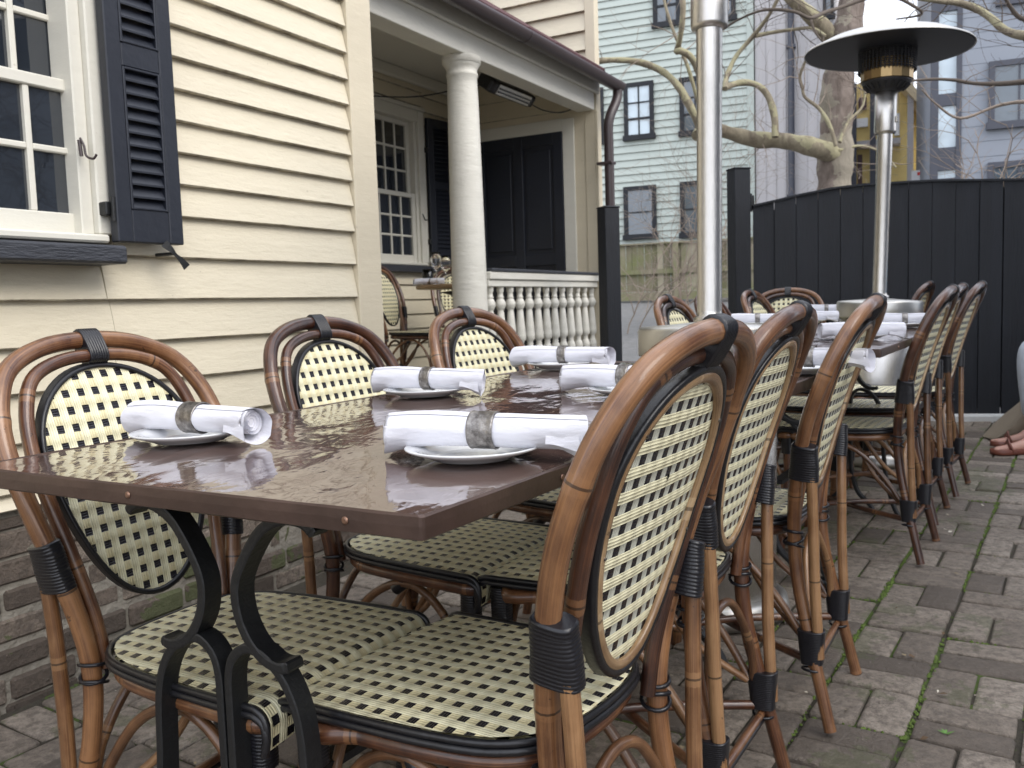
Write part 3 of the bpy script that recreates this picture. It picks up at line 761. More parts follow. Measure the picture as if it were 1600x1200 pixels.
def make_chair():
    root = empty('rattan_chair')
    r_o, r_i = .0143, .0108
    half = [(.165, 0), (.152, .17), (.143, .30), (.141, .396), (.153, .48), (.174, .57), (.193, .66), (.2005, .735), (.188, .80), (.152, .852), (.084, .881), (0, .889)]
    H = [Vector((x, yb(z), z)) for x, z in half]
    outer = spline(H+[Vector((-p.x, p.y, p.z)) for p in H[-2::-1]], 6)
    mb = MB(); mb.tube(outer, lambda i, L: r_o*(1-.10*max(0, 1-outer[i].z/.35)), 12, nodes=.27); mb.build('back_frame', M['bamboo'], root)
    hi = [(.119, .40), (.126, .48), (.141, .58), (.154, .66), (.158, .725), (.150, .785), (.124, .834), (.070, .858), (0, .8640)]
    Hi = [Vector((x, yb(z)+.004-.015*math.sin(math.pi*max(0, min(1, (z-.42)/.43))), z)) for x, z in hi]
    inner = spline(Hi+[Vector((-p.x, p.y, p.z)) for p in Hi[-2::-1]], 6)
    mb = MB(); mb.tube(inner, r_i, 12, nodes=.27, u0=.11); mb.build('inner_frame', M['bamboo'], root)
    # woven oval
    zc, bt, bb, a0 = .722, .1255, .240, .1420
    def oval(t, k=1.0, off=0.0):
        b = bt if math.cos(t) > 0 else bb
        x = a0*math.sin(t)*(1 if math.cos(t) > 0 else 1-.07*math.cos(t)**2*math.sin(t)**2*4*.5); z = zc+b*math.cos(t)
        d = Vector((x/a0/a0, 0, (z-zc)/b/b)).normalized()
        x = x*k+d.x*off; z = zc+(z-zc)*k+d.z*off
        return x, z
    offy = lambda z: .003-.013*math.sin(math.pi*max(0, min(1, (z-.42)/.43)))
    def surf(x, z, dy=0.0): return Vector((x, yb(z)+offy(z)-.006*(1-(x/.13)**2)+dy, z))
    T = 64
    for nm, dy, mt, flip in (('woven_panel', .0055, 'weave', False), ('woven_panel', -.0055, 'weave_back', True)):
        mb = MB(); vs = []; uv = []
        rings = 10
        for k in range(rings+1):
            for j in range(T):
                x, z = oval(2*math.pi*j/T, k/rings if k else .001, -.004); p = surf(x, z, dy*(1-.5*(k/rings)**4)); vs.append(p); uv.append((x+.2, z*1.05))
        fs = [(k*T+j, k*T+(j+1) % T, (k+1)*T+(j+1) % T, (k+1)*T+j) for k in range(rings) for j in range(T)]
        if flip: fs = [f[::-1] for f in fs]
        mb.add(vs, fs, uv, True); mb.build(nm, M[mt], root)
    ed = [surf(*oval(2*math.pi*j/T, 1, .002)) for j in range(T)]
    def ringmesh(nm, mt, prof, wrap, us=1.0):
        mb = MB(); vs = []; k = len(prof)
        for j in range(T):
            for off, dy in prof: vs.append(surf(*oval(2*math.pi*j/T, 1, off), dy))
        uv = [(j/T*us+.05, q/20) for j in range(T) for q in range(k)]
        mb.add(vs, [(j*k+q, j*k+(q+1) % k, ((j+1) % T)*k+(q+1) % k, ((j+1) % T)*k+q) for j in range(T) for q in range(k if wrap else k-1)], uv, True)
        return mb.build(nm, M[mt], root)
    ringmesh('panel_binding', 'band', [(-.004, .004), (-.003, .0075), (.001, .0085), (.0042, .0065), (.0032, .003), (.0046, -.001), (.0034, -.005), (.0044, -.009), (.001, -.0125), (-.004, -.0120), (-.0060, -.0090)], True)
    ringmesh('cane_ring', 'bamboo_pale', [(-.0040, -.0095), (-.0070, -.0120), (-.0120, -.0125), (-.0160, -.0105), (-.0170, -.0075), (-.0170, -.0040)], False, .95)
    for j in (11, 20, 45, 54):
        mb = MB(); p = surf(*oval(2*math.pi*j/T, 1, -.0115), -.0126); mb.tube([p+Vector((0, .002, 0)), p+Vector((0, -.0012, -.0004))], .0022, 6); mb.build('nail', M['ring'], root)
    # cord strap at the crown, windings on the poles
    mb = MB(); cr = [Vector((x, -.3465, .8770-.2*x*x*4)) for x in (-.0175, -.006, .006, .0175)]
    sleeve(mb, cr, .0310, .0166, (0, -.62, 1), pitch=.0046, depth=.0016, seg=20)
    mb.build('crown_strap', M['cord'], root)
    for s in (1, -1):
        rod = [Vector((s*.175, -.247, .565)), Vector((s*.165, -.247, .45)), Vector((s*.159, -.247, .30)), Vector((s*.156, -.252, .15))]
        mb = MB(); mb.tube(spline(rod, 5), .0112, 10, nodes=.33, u0=.21+.05*s); mb.build('rear_rod', M['bamboo_light'], root)
        mb = MB(); c0 = [Vector((s*x, y_, z)) for x, y_, z in ((.1665, -.2295, .530), (.1725, -.2335, .562), (.1775, yb(.590)-.007, .590), (.1810, yb(.604)-.006, .604))]
        sleeve(mb, c0, .0300, .0164, (0, 1, .05), pitch=.0050, depth=.0012, taper=lambda f: (1.0-.18*f, 1.0))
        mb.build('upper_winding', M['cord'], root)
        mb = MB(); c1 = [Vector((s*(.150+.02*(z-.14)), -.236, z)) for z in (.135, .17, .208)]
        sleeve(mb, c1, .0255, .0195, (0, 1, 0), pitch=.0036, depth=.0006, taper=lambda f: .86+.24*f)
        mb.build('lower_winding', M['cord'], root)
        for zz, tl_, xx, yy in ((.123, .003, .153, -.236), (.384, .007, .140, -.201), (.394, -.006, .140, -.201), (.413, .004, .141, -.201)):
            mb = MB(); mb.tube([Vector((s*xx+.0180*math.cos(a), yy+.0195*math.sin(a), zz+tl_*math.sin(a+s))) for a in [2*math.pi*q/18 for q in range(18)]], .0030, 6, closed=True)
            mb.build('cord_loop', M['cord'], root)
        # front leg
        fl = [Vector((s*.158, .150, .412)), Vector((s*.161, .156, .25)), Vector((s*.168, .170, .1)), Vector((s*.176, .182, 0))]
        mb = MB(); mb.tube(spline(fl, 6), .0138, 12, nodes=.24, u0=.1+.07*s); mb.build('front_leg', M['bamboo'], root)
        mb = MB(); sleeve(mb, [fl[0]+Vector((0, 0, -.068)), fl[0]+Vector((0, 0, -.03)), fl[0]+Vector((0, 0, .004))], .0175, .0175, (0, 1, 0), pitch=.0048, depth=.001, seg=14)
        mb.build('front_winding', M['cord'], root); mb = MB()
        sleeve(mb, [Vector((s*.164, .161, .13)), Vector((s*.162, .158, .165)), Vector((s*.161, .157, .20))], .0205, .0215, (0, 1, 0), pitch=.0036, depth=.0006, seg=14)
        mb.build('front_winding', M['cord'], root)
        # arched brace on the side
        mb = MB(); br = [Vector((s*.142, -.214, .19)), Vector((s*.146, -.168, .265)), Vector((s*.152, -.10, .345)), Vector((s*.156, -.03, .386)), Vector((s*.157, .03, .386)), Vector((s*.157, .085, .345)), Vector((s*.157, .130, .265)), Vector((s*.157, .143, .19))]
        mb.tube(spline(br, 5), .0082, 8, nodes=.19); mb.build('side_brace', M['bamboo_light'], root)
        mb = MB(); mb.tube(spline([Vector((s*.155, -.03, .375)), Vector((s*.150, .0, .40))], 2), .0126, 8); mb.build('rail_cord', M['cord'], root)
        mb = MB(); mb.tube(spline([Vector((s*.137, -.21, .19)), Vector((s*.09, -.12, .27)), Vector((s*.06, -.05, .385))], 6), .0072, 8, nodes=.2, u0=.05); mb.build('inner_brace', M['bamboo_light'], root)
    for nm, y, w_, zt in (('rear_brace', -.222, .140, .375), ('front_brace', .160, .148, .372)):
        mb = MB(); br = [Vector((-w_, y, .19)), Vector((-w_*.86, y, .27)), Vector((-w_*.55, y+.01, .345)), Vector((-w_*.2, y+.012, zt)), Vector((w_*.2, y+.012, zt)), Vector((w_*.55, y+.01, .345)), Vector((w_*.86, y, .27)), Vector((w_, y, .19))]
        mb.tube(spline(br, 5), .0080, 8, nodes=.21); mb.build(nm, M['bamboo_light'], root)
    for s in (1, -1):
        mb = MB(); mb.tube(spline([Vector((s*.150, -.232, .140)), Vector((0, -.03, .148+s*.008)), Vector((-s*.162, .160, .150))], 6), .0092, 10, nodes=.25, u0=.13); mb.build('stretcher', M['bamboo'], root)
    mb = MB(); mb.tube([Vector((-.15, -.236, .128)), Vector((.15, -.236, .128))], .0075, 8, nodes=.22); mb.build('stretcher', M['bamboo'], root)
    mb = MB(); mb.tube([Vector((-.15, -.236, .115)), Vector((.15, -.236, .115))], .0055, 8); mb.build('stretcher_cord', M['cord'], root)
    # seat outline: flat front edge at y=.185, rounded rear
    def outl(off=0.0, n=72):
        P = []
        for (x, y) in ((.184, .165), (.182, .06), (.174, -.06), (.155, -.140), (.110, -.186), (.04, -.200)): P.append((x, y))
        full = P+[(-x, y) for x, y in P[::-1]]
        pts = spline([Vector((x, y, 0)) for x, y in full], 6)
        out = []
        for i, p in enumerate(pts):
            a = pts[max(i-1, 0)]; b = pts[min(i+1, len(pts)-1)]; t = (b-a).normalized(); nrm = Vector((-t.y, t.x, 0))
            out.append(p-nrm*off*(-1))
        return out
    U = outl(-.003)
    # the top, then rolled over the front edge; (inset so that the binding runs outside it)
    ns = 22; mb = MB(); vs = []; uv = []
    rows = []
    side = lambda y: abs(lerp([(-.200, .02), (-.193, .075), (-.186, .105), (-.170, .130), (-.140, .153), (-.10, .165), (-.06, .172), (.06, .180), (.165, .182), (.25, .182)], y))
    ys = [-.197, -.193, -.186, -.175, -.155, -.13]+[-.10+.02*i for i in range(14)]
    def ztop(x, y): return .4405+.006*(1-(x/.19)**2)*(1-(y/.2)**4)-.003*(x/.19)**4
    for y in ys:
        w_ = side(y)-.004
        for i in range(ns+1):
            x = -w_+2*w_*i/ns; vs.append((x, y, ztop(x, y))); uv.append((x+.3, y+.3))
    arc = ys[-1]; cy_ = ys[-1]; w_ = side(.165)-.004
    for k in range(1, 7):
        a = R(90*k/6); y = cy_+.026*math.sin(a); dz = .026*(1-math.cos(a)); arc += .026*R(15)
        for i in range(ns+1):
            x = -w_+2*w_*i/ns; vs.append((x, y, ztop(x, .165)-dz)); uv.append((x+.3, arc+.3))
    for k in range(1, 4):
        arc += .010
        for i in range(ns+1):
            x = -w_+2*w_*i/ns; vs.append((x, cy_+.026-.001*k, ztop(x, .165)-.026-.010*k)); uv.append((x+.3, arc+.3))
    nr = len(vs)//(ns+1)
    mb.add(vs, [(j*(ns+1)+i, j*(ns+1)+i+1, (j+1)*(ns+1)+i+1, (j+1)*(ns+1)+i) for j in range(nr-1) for i in range(ns)], uv, True)
    mb.add([(x, y, z-.012) for (x, y, z) in vs[:(ns+1)*len(ys)]], [(j*(ns+1)+i, (j+1)*(ns+1)+i, (j+1)*(ns+1)+i+1, j*(ns+1)+i+1) for j in range(len(ys)-1) for i in range(ns)], uv[:(ns+1)*len(ys)], True)
    mb.build('seat', M['weave'], root)
    mb = MB()
    E = [Vector((.1835, .186, .400)), Vector((.1835, .180, .425))]
    tail = [Vector((.1835, .178, .388)), Vector((.1835, .180, .412)), Vector((.1835, .172, .428))]
    def rim(z, off, r_):
        P = [Vector((p.x, p.y, z)) for p in outl(off)]
        dn = [Vector((P[0].x, .180, z-.050)), Vector((P[0].x, .186, z-.028)), Vector((P[0].x, .180, z-.008))]
        Q = spline(dn+[P[0]], 4)[:-1]+P+spline([P[-1]]+[Vector((-p.x, p.y, p.z)) for p in dn[::-1]], 4)[1:]
        mb.tube(Q, lambda i, L: r_*(1+.05*math.sin(L*260)), 8)
    rim(.4372, .0010, .0048); rim(.4278, .0018, .0052)
    mb.build('seat_binding', M['band'], root)
    mb = MB(); P = [Vector((p.x*.94, p.y*.94, .409)) for p in outl(-.004)]
    Q = P+[Vector((-.135, .166, .409)), Vector((.135, .166, .409))]
    mb.tube(spline(Q[::4]+[Q[-2], Q[-1]], 4, closed=True), .0125, 10, closed=True, nodes=.37); mb.build('seat_rail', M['bamboo'], root)
    return root
chair0 = make_chair()
used = [False]
def place_chair(x, y, az, label, group, z=None, hgt=0.0, roll=0.0):
    """az: compass direction the sitter faces, degrees from +Y towards +X"""
    if used[0]: c = copy_tree(chair0)
    else: c = chair0; used[0] = True
    c.location = (x, y, gz(x, y) if z is None else z)
    c.rotation_euler = (R(-1.0), R(.3), -R(az))
    tag(c, label, 'chair', group)
    return c

# ------------------------------------------------------------ tables with cast-iron pedestals
def iron_bar(mb, pts, wd=.017, th=.0065, up=(0, 1, 0)):
    P = spline(pts, 6); n = len(P)
    mb.sweep(P, lambda i, L: [(a*wd*(1 if 2 < i < n-3 else .94)*(.94 if abs(a) > .9 else 1.1), b*th*(.6 if i in (0, n-1) else 1)) for a, b in ((1, .6), (.8, 1), (-.8, 1), (-1, .6), (-1, -.6), (-.8, -1), (.8, -1), (1, -.6))], up=up, smooth=False)
def pedestal(root, cx, cy, az, H, name='pedestal', s_off=0.0):
    mb = MB()
    for s in (1, -1):
        q = lambda x, z: Vector((s*x, 0, z))
        iron_bar(mb, [q(.160, H-.044), q(.150, H-.034), q(.134, H-.029), q(.108, H-.031), q(.076, H-.048), q(.046, H-.086), q(.030, H-.120), q(.032, H-.156), q(.047, H-.186), q(.068, H-.205), q(.092, H-.213), q(.110, H-.210)], .0155, .0068)
        iron_bar(mb, [q(.19, .012), q(.168, .06), q(.142, .17), q(.129, .33), q(.123, .42), q(.108, .468), q(.080, .500), q(.046, .512), q(.020, .498), q(.009, .47), q(.008, .42), q(.008, .30), q(.012, .19), q(.035, .10), q(.08, .05), q(.10, .012)], .0150, .0062)
        mb.box((s*.19-.035, -.024, 0), (s*.19+.035, .024, .014), .004)
        mb.box((s*.11-.012, -.012, H-.0325), (s*.11+.012, .012, H-.0125), .002)
    mb.box((-.17, -.020, H-.012), (.17, .020, H-.003), .002)
    mb.box((-.012, -.012, .30), (.012, .012, .33), .003)
    o = mb.build(name, M['iron'], root)
    o.location = (cx, cy, 0); o.rotation_euler = (0, 0, -az)
    return o
def dining_table(nr, az_f, width, az_r, length, label, mat='top', H=.745, grp='long copper topped tables', wob=0):
    f = Vector((math.sin(R(az_f)), math.cos(R(az_f)), 0)); g = Vector((math.sin(R(az_r)), math.cos(R(az_r)), 0))
    A = Vector((nr[0], nr[1], 0)); c = A+f*width/2+g*length/2
    root = empty('dining_table', (c.x, c.y, gz(c.x, c.y)), 0, label, 'table', grp)
    sl = Vector((.0048, .0183, 0))
    def P(a, b, z, o=0.0):                   # a across, b along
        q = A+f*a+g*b-c; return Vector((q.x, q.y, z+sl.dot(q)))
    ed = .021; e = .0016
    mb = MB(); nx, ny = 10, 22; vs = []
    for j in range(ny+1):
        for i in range(nx+1):
            vs.append(P(e+(width-2*e)*i/nx, e+(length-2*e)*j/ny, H))
    mb.add(vs, [(j*(nx+1)+i, (j+1)*(nx+1)+i, (j+1)*(nx+1)+i+1, j*(nx+1)+i+1) for j in range(ny) for i in range(nx)], None, True)
    mb.build('table_top', M[mat], root)
    mb = MB(); cr = []
    for (a, b, sa, sb) in ((0, 0, 1, 1), (width, 0, -1, 1), (width, length, -1, -1), (0, length, 1, -1)):
        k = .004
        cr += [(a, b+sb*k), (a+sa*k*.3, b+sb*k*.3), (a+sa*k, b)] if sa*sb > 0 else [(a+sa*k, b), (a+sa*k*.3, b+sb*k*.3), (a, b+sb*k)]
    pts = []
    for (a, b), (a2, b2) in zip(cr, cr[1:]+cr[:1]):
        n = max(1, int(math.hypot(a2-a, b2-b)/.05))
        for k in range(n): pts.append((a+(a2-a)*k/n, b+(b2-b)*k/n))
    rr = random.Random(4); N = len(pts); cc = (width/2, length/2); prof = []
    for (o, z) in ((-.006, -.0003), (-.0016, .0012), (.0006, -.0008), (.0008, -.010), (.0002, -.0225), (-.003, -.0245), (-.02, -.0240)):
        for (a, b) in pts:
            jz = rr.gauss(0, .00035)
            a_ = a+(-o if a < width/2 else o)*(1 if a < .01 or a > width-.01 else 0); b_ = b+(-o if b < length/2 else o)*(1 if b < .01 or b > length-.01 else 0)
            prof.append(P(a_, b_, H+z+jz))
    mb.add(prof, [(k*N+i, k*N+(i+1) % N, (k+1)*N+(i+1) % N, (k+1)*N+i) for k in range(6) for i in range(N)], None, False)
    q = [P(.02, .02, H-.0239), P(width-.02, .02, H-.0239), P(width-.02, length-.02, H-.0239), P(.02, length-.02, H-.0239)]
    mb.add(q, [(0, 1, 2, 3)], None, False)
    mb.build('table_edge', M['edge'], root)
    for a in (.09, width*.56):
        mb = MB(); p = P(a, -.0008, H-.0115); d = (-g)
        mb.tube([p, p+d*.0012, p+d*.0019], lambda i, L: (.0042, .0040, .0024)[i], 12); mb.build('nail', M['nail'], root)
    for b in (.25, .8, 1.3):
        if b > length: continue
        mb = MB(); p = P(-.0008, b, H-.012); mb.tube([p, p-f*.0012, p-f*.0019], lambda i, L: (.0042, .0040, .0024)[i], 12); mb.build('nail', M['nail'], root)
    for b, so in ((.115, .033), (length-.14, .0)):
        q = A+f*(width/2+so)+g*b-c
        pedestal(root, q.x, q.y, R(az_f+90), H-.024+sl.dot(q))
    a = A+f*(width/2)+g*.115-c; b = A+f*(width/2)+g*(length-.14)-c
    mb = MB(); mb.sweep([Vector((a.x, a.y, .315+sl.dot(a))), Vector((b.x, b.y, .315+sl.dot(b)))], lambda i, L: [(x, y) for x, y in ((.006, .017), (-.006, .017), (-.006, -.017), (.006, -.017))], up=(0, 0, 1), smooth=False)
    mb.build('stretcher_bar', M['iron'], root)
    return root
dining_table((-.087, .807), -61.0, .7245, 34.3, 1.60, 'nearest long table, glossy copper brown top with nailed metal edge over black iron scrolls')
dining_table((1.040, 2.500), -57, .66, 33.7, 1.20, 'second long table, beyond the nearer patio heater and beside the black fence', mat='top')
dining_table((2.15, 5.20), -57, .50, 33.0, .34, 'small far table with pale wooden top, mostly hidden behind the far patio heater', mat='wood_top')

# ------------------------------------------------------------ place settings
def make_plate():
    mb = MB()
    mb.lathe([(.0, .0035), (.040, .0035), (.047, .004), (.058, .0085), (.070, .0125), (.083, .0155), (.0845, .0148), (.0835, .0130), (.072, .0085), (.060, .0045), (.052, .0012), (.050, 0), (.0, 0)], 56)
    return mb.build('plate', M['china'])
def make_napkin(seed):
    r = random.Random(seed); mb = MB(); L = .252; n = 44; seg = 34; vs = []
    ph = r.uniform(0, 6)
    for i in range(n+1):
        u = i/n; x = -L/2+L*u
        pinch = math.exp(-((u-.50)/.085)**2)
        base = .0200+.0028*(1-u)**2-.0010*pinch
        for j in range(seg+1):
            t = j/seg*2*math.pi*1.02
            q = base*(1+.035*math.sin(2*t+ph+u*3)+.02*math.sin(5*t+u*9+ph)*(1-pinch))
            q += .0012*(j/seg)                                # the outer turn lies over the inner one
            y = q*1.04*math.cos(t+2.2); z = q*.96*math.sin(t+2.2)
            if u < .28: z -= (.28-u)**2*.10*(1-math.sin(t+2.2)*.4); 
            if u > .9 and math.sin(t+2.2) < -.3: z -= (u-.9)*.12
            xe = x+(.010*math.sin(t*1.0+ph) if i in (0, n) else 0)
            vs.append((xe, y, z))
    S = seg+1
    mb.add(vs, [(i*S+j, i*S+j+1, (i+1)*S+j+1, (i+1)*S+j) for i in range(n) for j in range(seg)], None, True)
    # inner turns seen at both ends
    for e, sg in ((0, 1), (n, -1)):
        sp = []; m_ = 70; x0 = -L/2 if e == 0 else L/2
        for k in range(m_+1):
            f = k/m_; t = 2*math.pi*(1.0+f*3.2); q = .0200*(1-f*.80)
            y = q*1.04*math.cos(t+2.2); z = q*.96*math.sin(t+2.2)-(.0078 if e == 0 else 0)
            for dx in (sg*(.002+.006*f), sg*.016): sp.append((x0+dx+.002*math.sin(t), y, z))
        mb.add(sp, [(2*k, 2*k+1, 2*k+3, 2*k+2) for k in range(m_)], None, True)
        mb.add([(x0+sg*.010, .0180*math.cos(a), .0172*math.sin(a)-(.0078 if e == 0 else 0)) for a in [2*math.pi*q/20 for q in range(20)]], [list(range(20)) if sg < 0 else list(range(20))[::-1]], None, False)
    # a loose corner hanging off the outer turn
    cv = []
    for i in range(9):
        for k in range(7):
            u = i/8; v = k/6; x = L/2-.040+.040*u; dr_ = .012*max(0, u-.15)**1.3
            cv.append((x+.004*v*u, -.0202+.0020*math.sin(u*5+v)*u-.001*v, .004-.010-(.010+dr_)*v+.0))
    b = [(x, y+.0012, z) for x, y, z in cv]
    fs = [(i*7+k, i*7+k+1, (i+1)*7+k+1, (i+1)*7+k) for i in range(8) for k in range(6)]
    mb.add(cv+b, fs+[tuple(63+a for a in f[::-1]) for f in fs], None, True)
    return mb.build('napkin', M['cloth'])
def make_ring(w, rr=.0226):
    mb = MB(); prof = [(rr-.0012, -w/2), (rr+.0004, -w/2), (rr+.0010, -w/2+.0015), (rr+.0004, -w/2+.003), (rr+.0004, w/2-.003), (rr+.0010, w/2-.0015), (rr+.0004, w/2), (rr-.0012, w/2), (rr-.0012, -w/2)]
    mb.lathe([(a, b) for a, b in prof], 44, M=Matrix.Rotation(math.pi/2, 4, 'Y')); return mb.build('napkin_ring', M['ring'])
pl0, nk0 = make_plate(), [make_napkin(1), make_napkin(5)]
rg0 = {.033: make_ring(.033), .021: make_ring(.021)}
first = {}
def inst(o, key):
    if key not in first: first[key] = 1; return o
    c = o.copy(); COL.objects.link(c); return c
# pixel of the plate centre, facing azimuth of the roll, shift of the roll along itself, ring width, what sets it apart
sets = [((740, 715), 107, .012, .033, 0, 'nearest the camera at the copper table right front', 1),
        ((298, 688), 121, .010, .033, 1, 'at the copper table left front corner', 1),
        ((665, 618), 117, .006, .021, 0, 'second along the copper table wall side', 1),
        ((876, 575), 112, .004, .021, 1, 'farthest along the copper table wall side', 1),
        ((990, 617), 118, -.02, .021, 0, 'half hidden behind the big foreground chair top', 1),
        ((1262, 582), 118, .0, .021, 1, 'seen between second and third right chair backs', 1),
        ((1345, 530), 112, .0, .021, 0, 'nearest on the second table', 1),
        ((1412, 511), 112, .0, .021, 1, 'second along the second table right side', 1),
        ((1262, 505), 110, .0, .021, 0, 'on the second table left side', 1),
        ((1182, 509), 104, .0, .021, 1, 'at the second table corner behind near heater lid', 1),
        ((1290, 491), 108, .0, .021, 1, 'at the second table far end beside heater', 1)]
for (px, az, sh_, rw, nk, where, pl) in sets:
    p = ong(px[0], px[1], .747); zt = p.z+.0005
    o = inst(pl0, 'p'); o.location = (p.x, p.y, zt); tag(o, 'round white side plate '+where, 'plate', 'side plates under the napkins')
    rz = math.pi/2-R(az); d = Vector((math.cos(rz), math.sin(rz), 0))
    o = inst(nk0[nk], 'n%d' % nk); q = p+d*sh_
    o.location = (q.x, q.y, zt+.0135+.0206); o.rotation_euler = (rnd.uniform(-.3, .3), R(1.0), rz)
    tag(o, 'rolled white napkin '+where, 'napkin', 'rolled napkins on the tables')
    o = inst(rg0[rw], 'r%g' % rw); q = p+d*(sh_+.004)
    o.location = (q.x, q.y, zt+.0135+.0205); o.rotation_euler = (0, R(1.0), rz+R(rnd.uniform(-3, 3)))
    tag(o, ('wide pewter ring' if rw > .03 else 'narrow silver ring')+' on the napkin '+where, 'napkin ring', 'napkin rings')

# ------------------------------------------------------------ chairs
G1 = 'rattan chairs at the patio tables'
place_chair(-.058, 1.162, -57, 'large rattan chair in right foreground, oval back seen from behind', G1)
place_chair(.183, 1.636, -59, 'second rattan chair in the right row, directly behind the large foreground chair', G1)
place_chair(.486, 2.065, -60, 'third rattan chair in the right row, at the far end of the near table', G1)
place_chair(1.178, 3.130, -56.5, 'fourth chair of the right row, first one at the second table', G1)
place_chair(1.436, 3.575, -57, 'fifth chair of the right row, squeezed between two others at the second table', G1)
place_chair(1.734, 3.999, -55, 'last chair of the right row, standing out against the black fence', G1)
place_chair(-.403, 1.329, 118, 'rattan chair at left edge facing us, nearest of three along the house wall', G1)
place_chair(-.140, 1.821, 121, 'middle one of the three rattan chairs along the clapboard wall', G1)
place_chair(.156, 2.268, 124, 'farthest of the three wall side chairs at the near table, below the white column', G1)
place_chair(.905, 3.31, 121, 'rattan chair left of the near heater pole, at the second table', G1)
place_chair(1.15, 3.76, 121, 'rattan chair hidden behind the near heater pole', G1)
place_chair(1.47, 4.22, 123, 'rattan chair right of the near heater pole, against the black fence', G1)
place_chair(1.54, 4.98, 200, 'rattan chair at the head of the far table with a broad arched back facing us', G1)
place_chair(2.07, 5.18, -54, 'rattan chair mostly hidden behind the far heater and the right row', G1)
# porch furniture
def wpt(px, py, z): r_ = ray(px, py); return Vector((0, 0, EYE))+r_*((z-EYE)/r_.z)
place_chair(-.600, 6.00, 112, 'rattan chair standing on the porch below the window, seen from the side', 'rattan chairs on the porch', z=ZF)
place_chair(-.385, 6.62, 180, 'rattan chair on the porch behind the white column', 'rattan chairs on the porch', z=ZF)
tp = Vector((-.33, 6.08, ZF))
pt = empty('porch_table', tp, 0, 'small round wooden topped table on black pedestal behind the porch column', 'table')
m = MB(); m.lathe([(0, .722), (.29, .722), (.30, .728), (.30, .742), (.294, .748), (0, .748)], 40); m.build('table_top', M['wood_top'], pt)
m = MB(); m.lathe([(0, .715), (.14, .7), (.04, .67), (.026, .6), (.026, .12), (.05, .05), (.2, .02), (.21, 0), (0, 0)], 24); m.build('pedestal', M['iron'], pt)
def wine_glass(x, y, z, lab, h=1.0):
    mb = MB(); P = [(.034, 0), (.033, .003), (.006, .006), (.0035, .012), (.0035, .085), (.010, .094), (.028, .112), (.037, .140), (.037, .165), (.031, .205)]
    I = [(.0302, .205), (.0362, .165), (.0362, .140), (.0272, .113), (.009, .0965), (0, .095)]
    mb.lathe([(0, 0)]+[(a, b*h) for a, b in P+I], 24); o = mb.build('wine_glass', M['glass'])
    o.location = (x, y, z); return tag(o, lab, 'wine glass', 'wine glasses on the porch table')
zt = ZF+.7485
g1 = wpt(682, 444, zt); g2 = wpt(697, 446, zt)
wine_glass(g1.x+.0, g1.y+.03, zt, 'left one of two tall clear wine glasses on the porch table')
wine_glass(g2.x+.0, g2.y+.03, zt, 'right one of two tall clear wine glasses on the porch table, touching the column edge')
mb = MB(); mb.lathe([(0, 0), (.03, 0), (.034, .004), (.037, .11), (.0355, .11), (.033, .008), (0, .007)], 20); o = mb.build('water_glass', M['glass'])
g3 = wpt(668, 446, zt); o.location = (g3.x, g3.y+.04, zt); tag(o, 'short clear tumbler left of the wine glasses on the porch table', 'tumbler')
o = inst(nk0[0], 'n0'); g3 = wpt(672, 446, zt); o.location = (g3.x, g3.y-.09, zt+.027); o.rotation_euler = (0, 0, 0); tag(o, 'rolled white napkin lying on the small porch table', 'napkin')
o.scale = (.8, .9, .9)
o = inst(rg0[.021], 'r0.021'); o.location = (g3.x+.01, g3.y-.09, zt+.0245); o.scale = (.9, .9, .9); tag(o, 'silver ring round the napkin on the porch table', 'napkin ring')

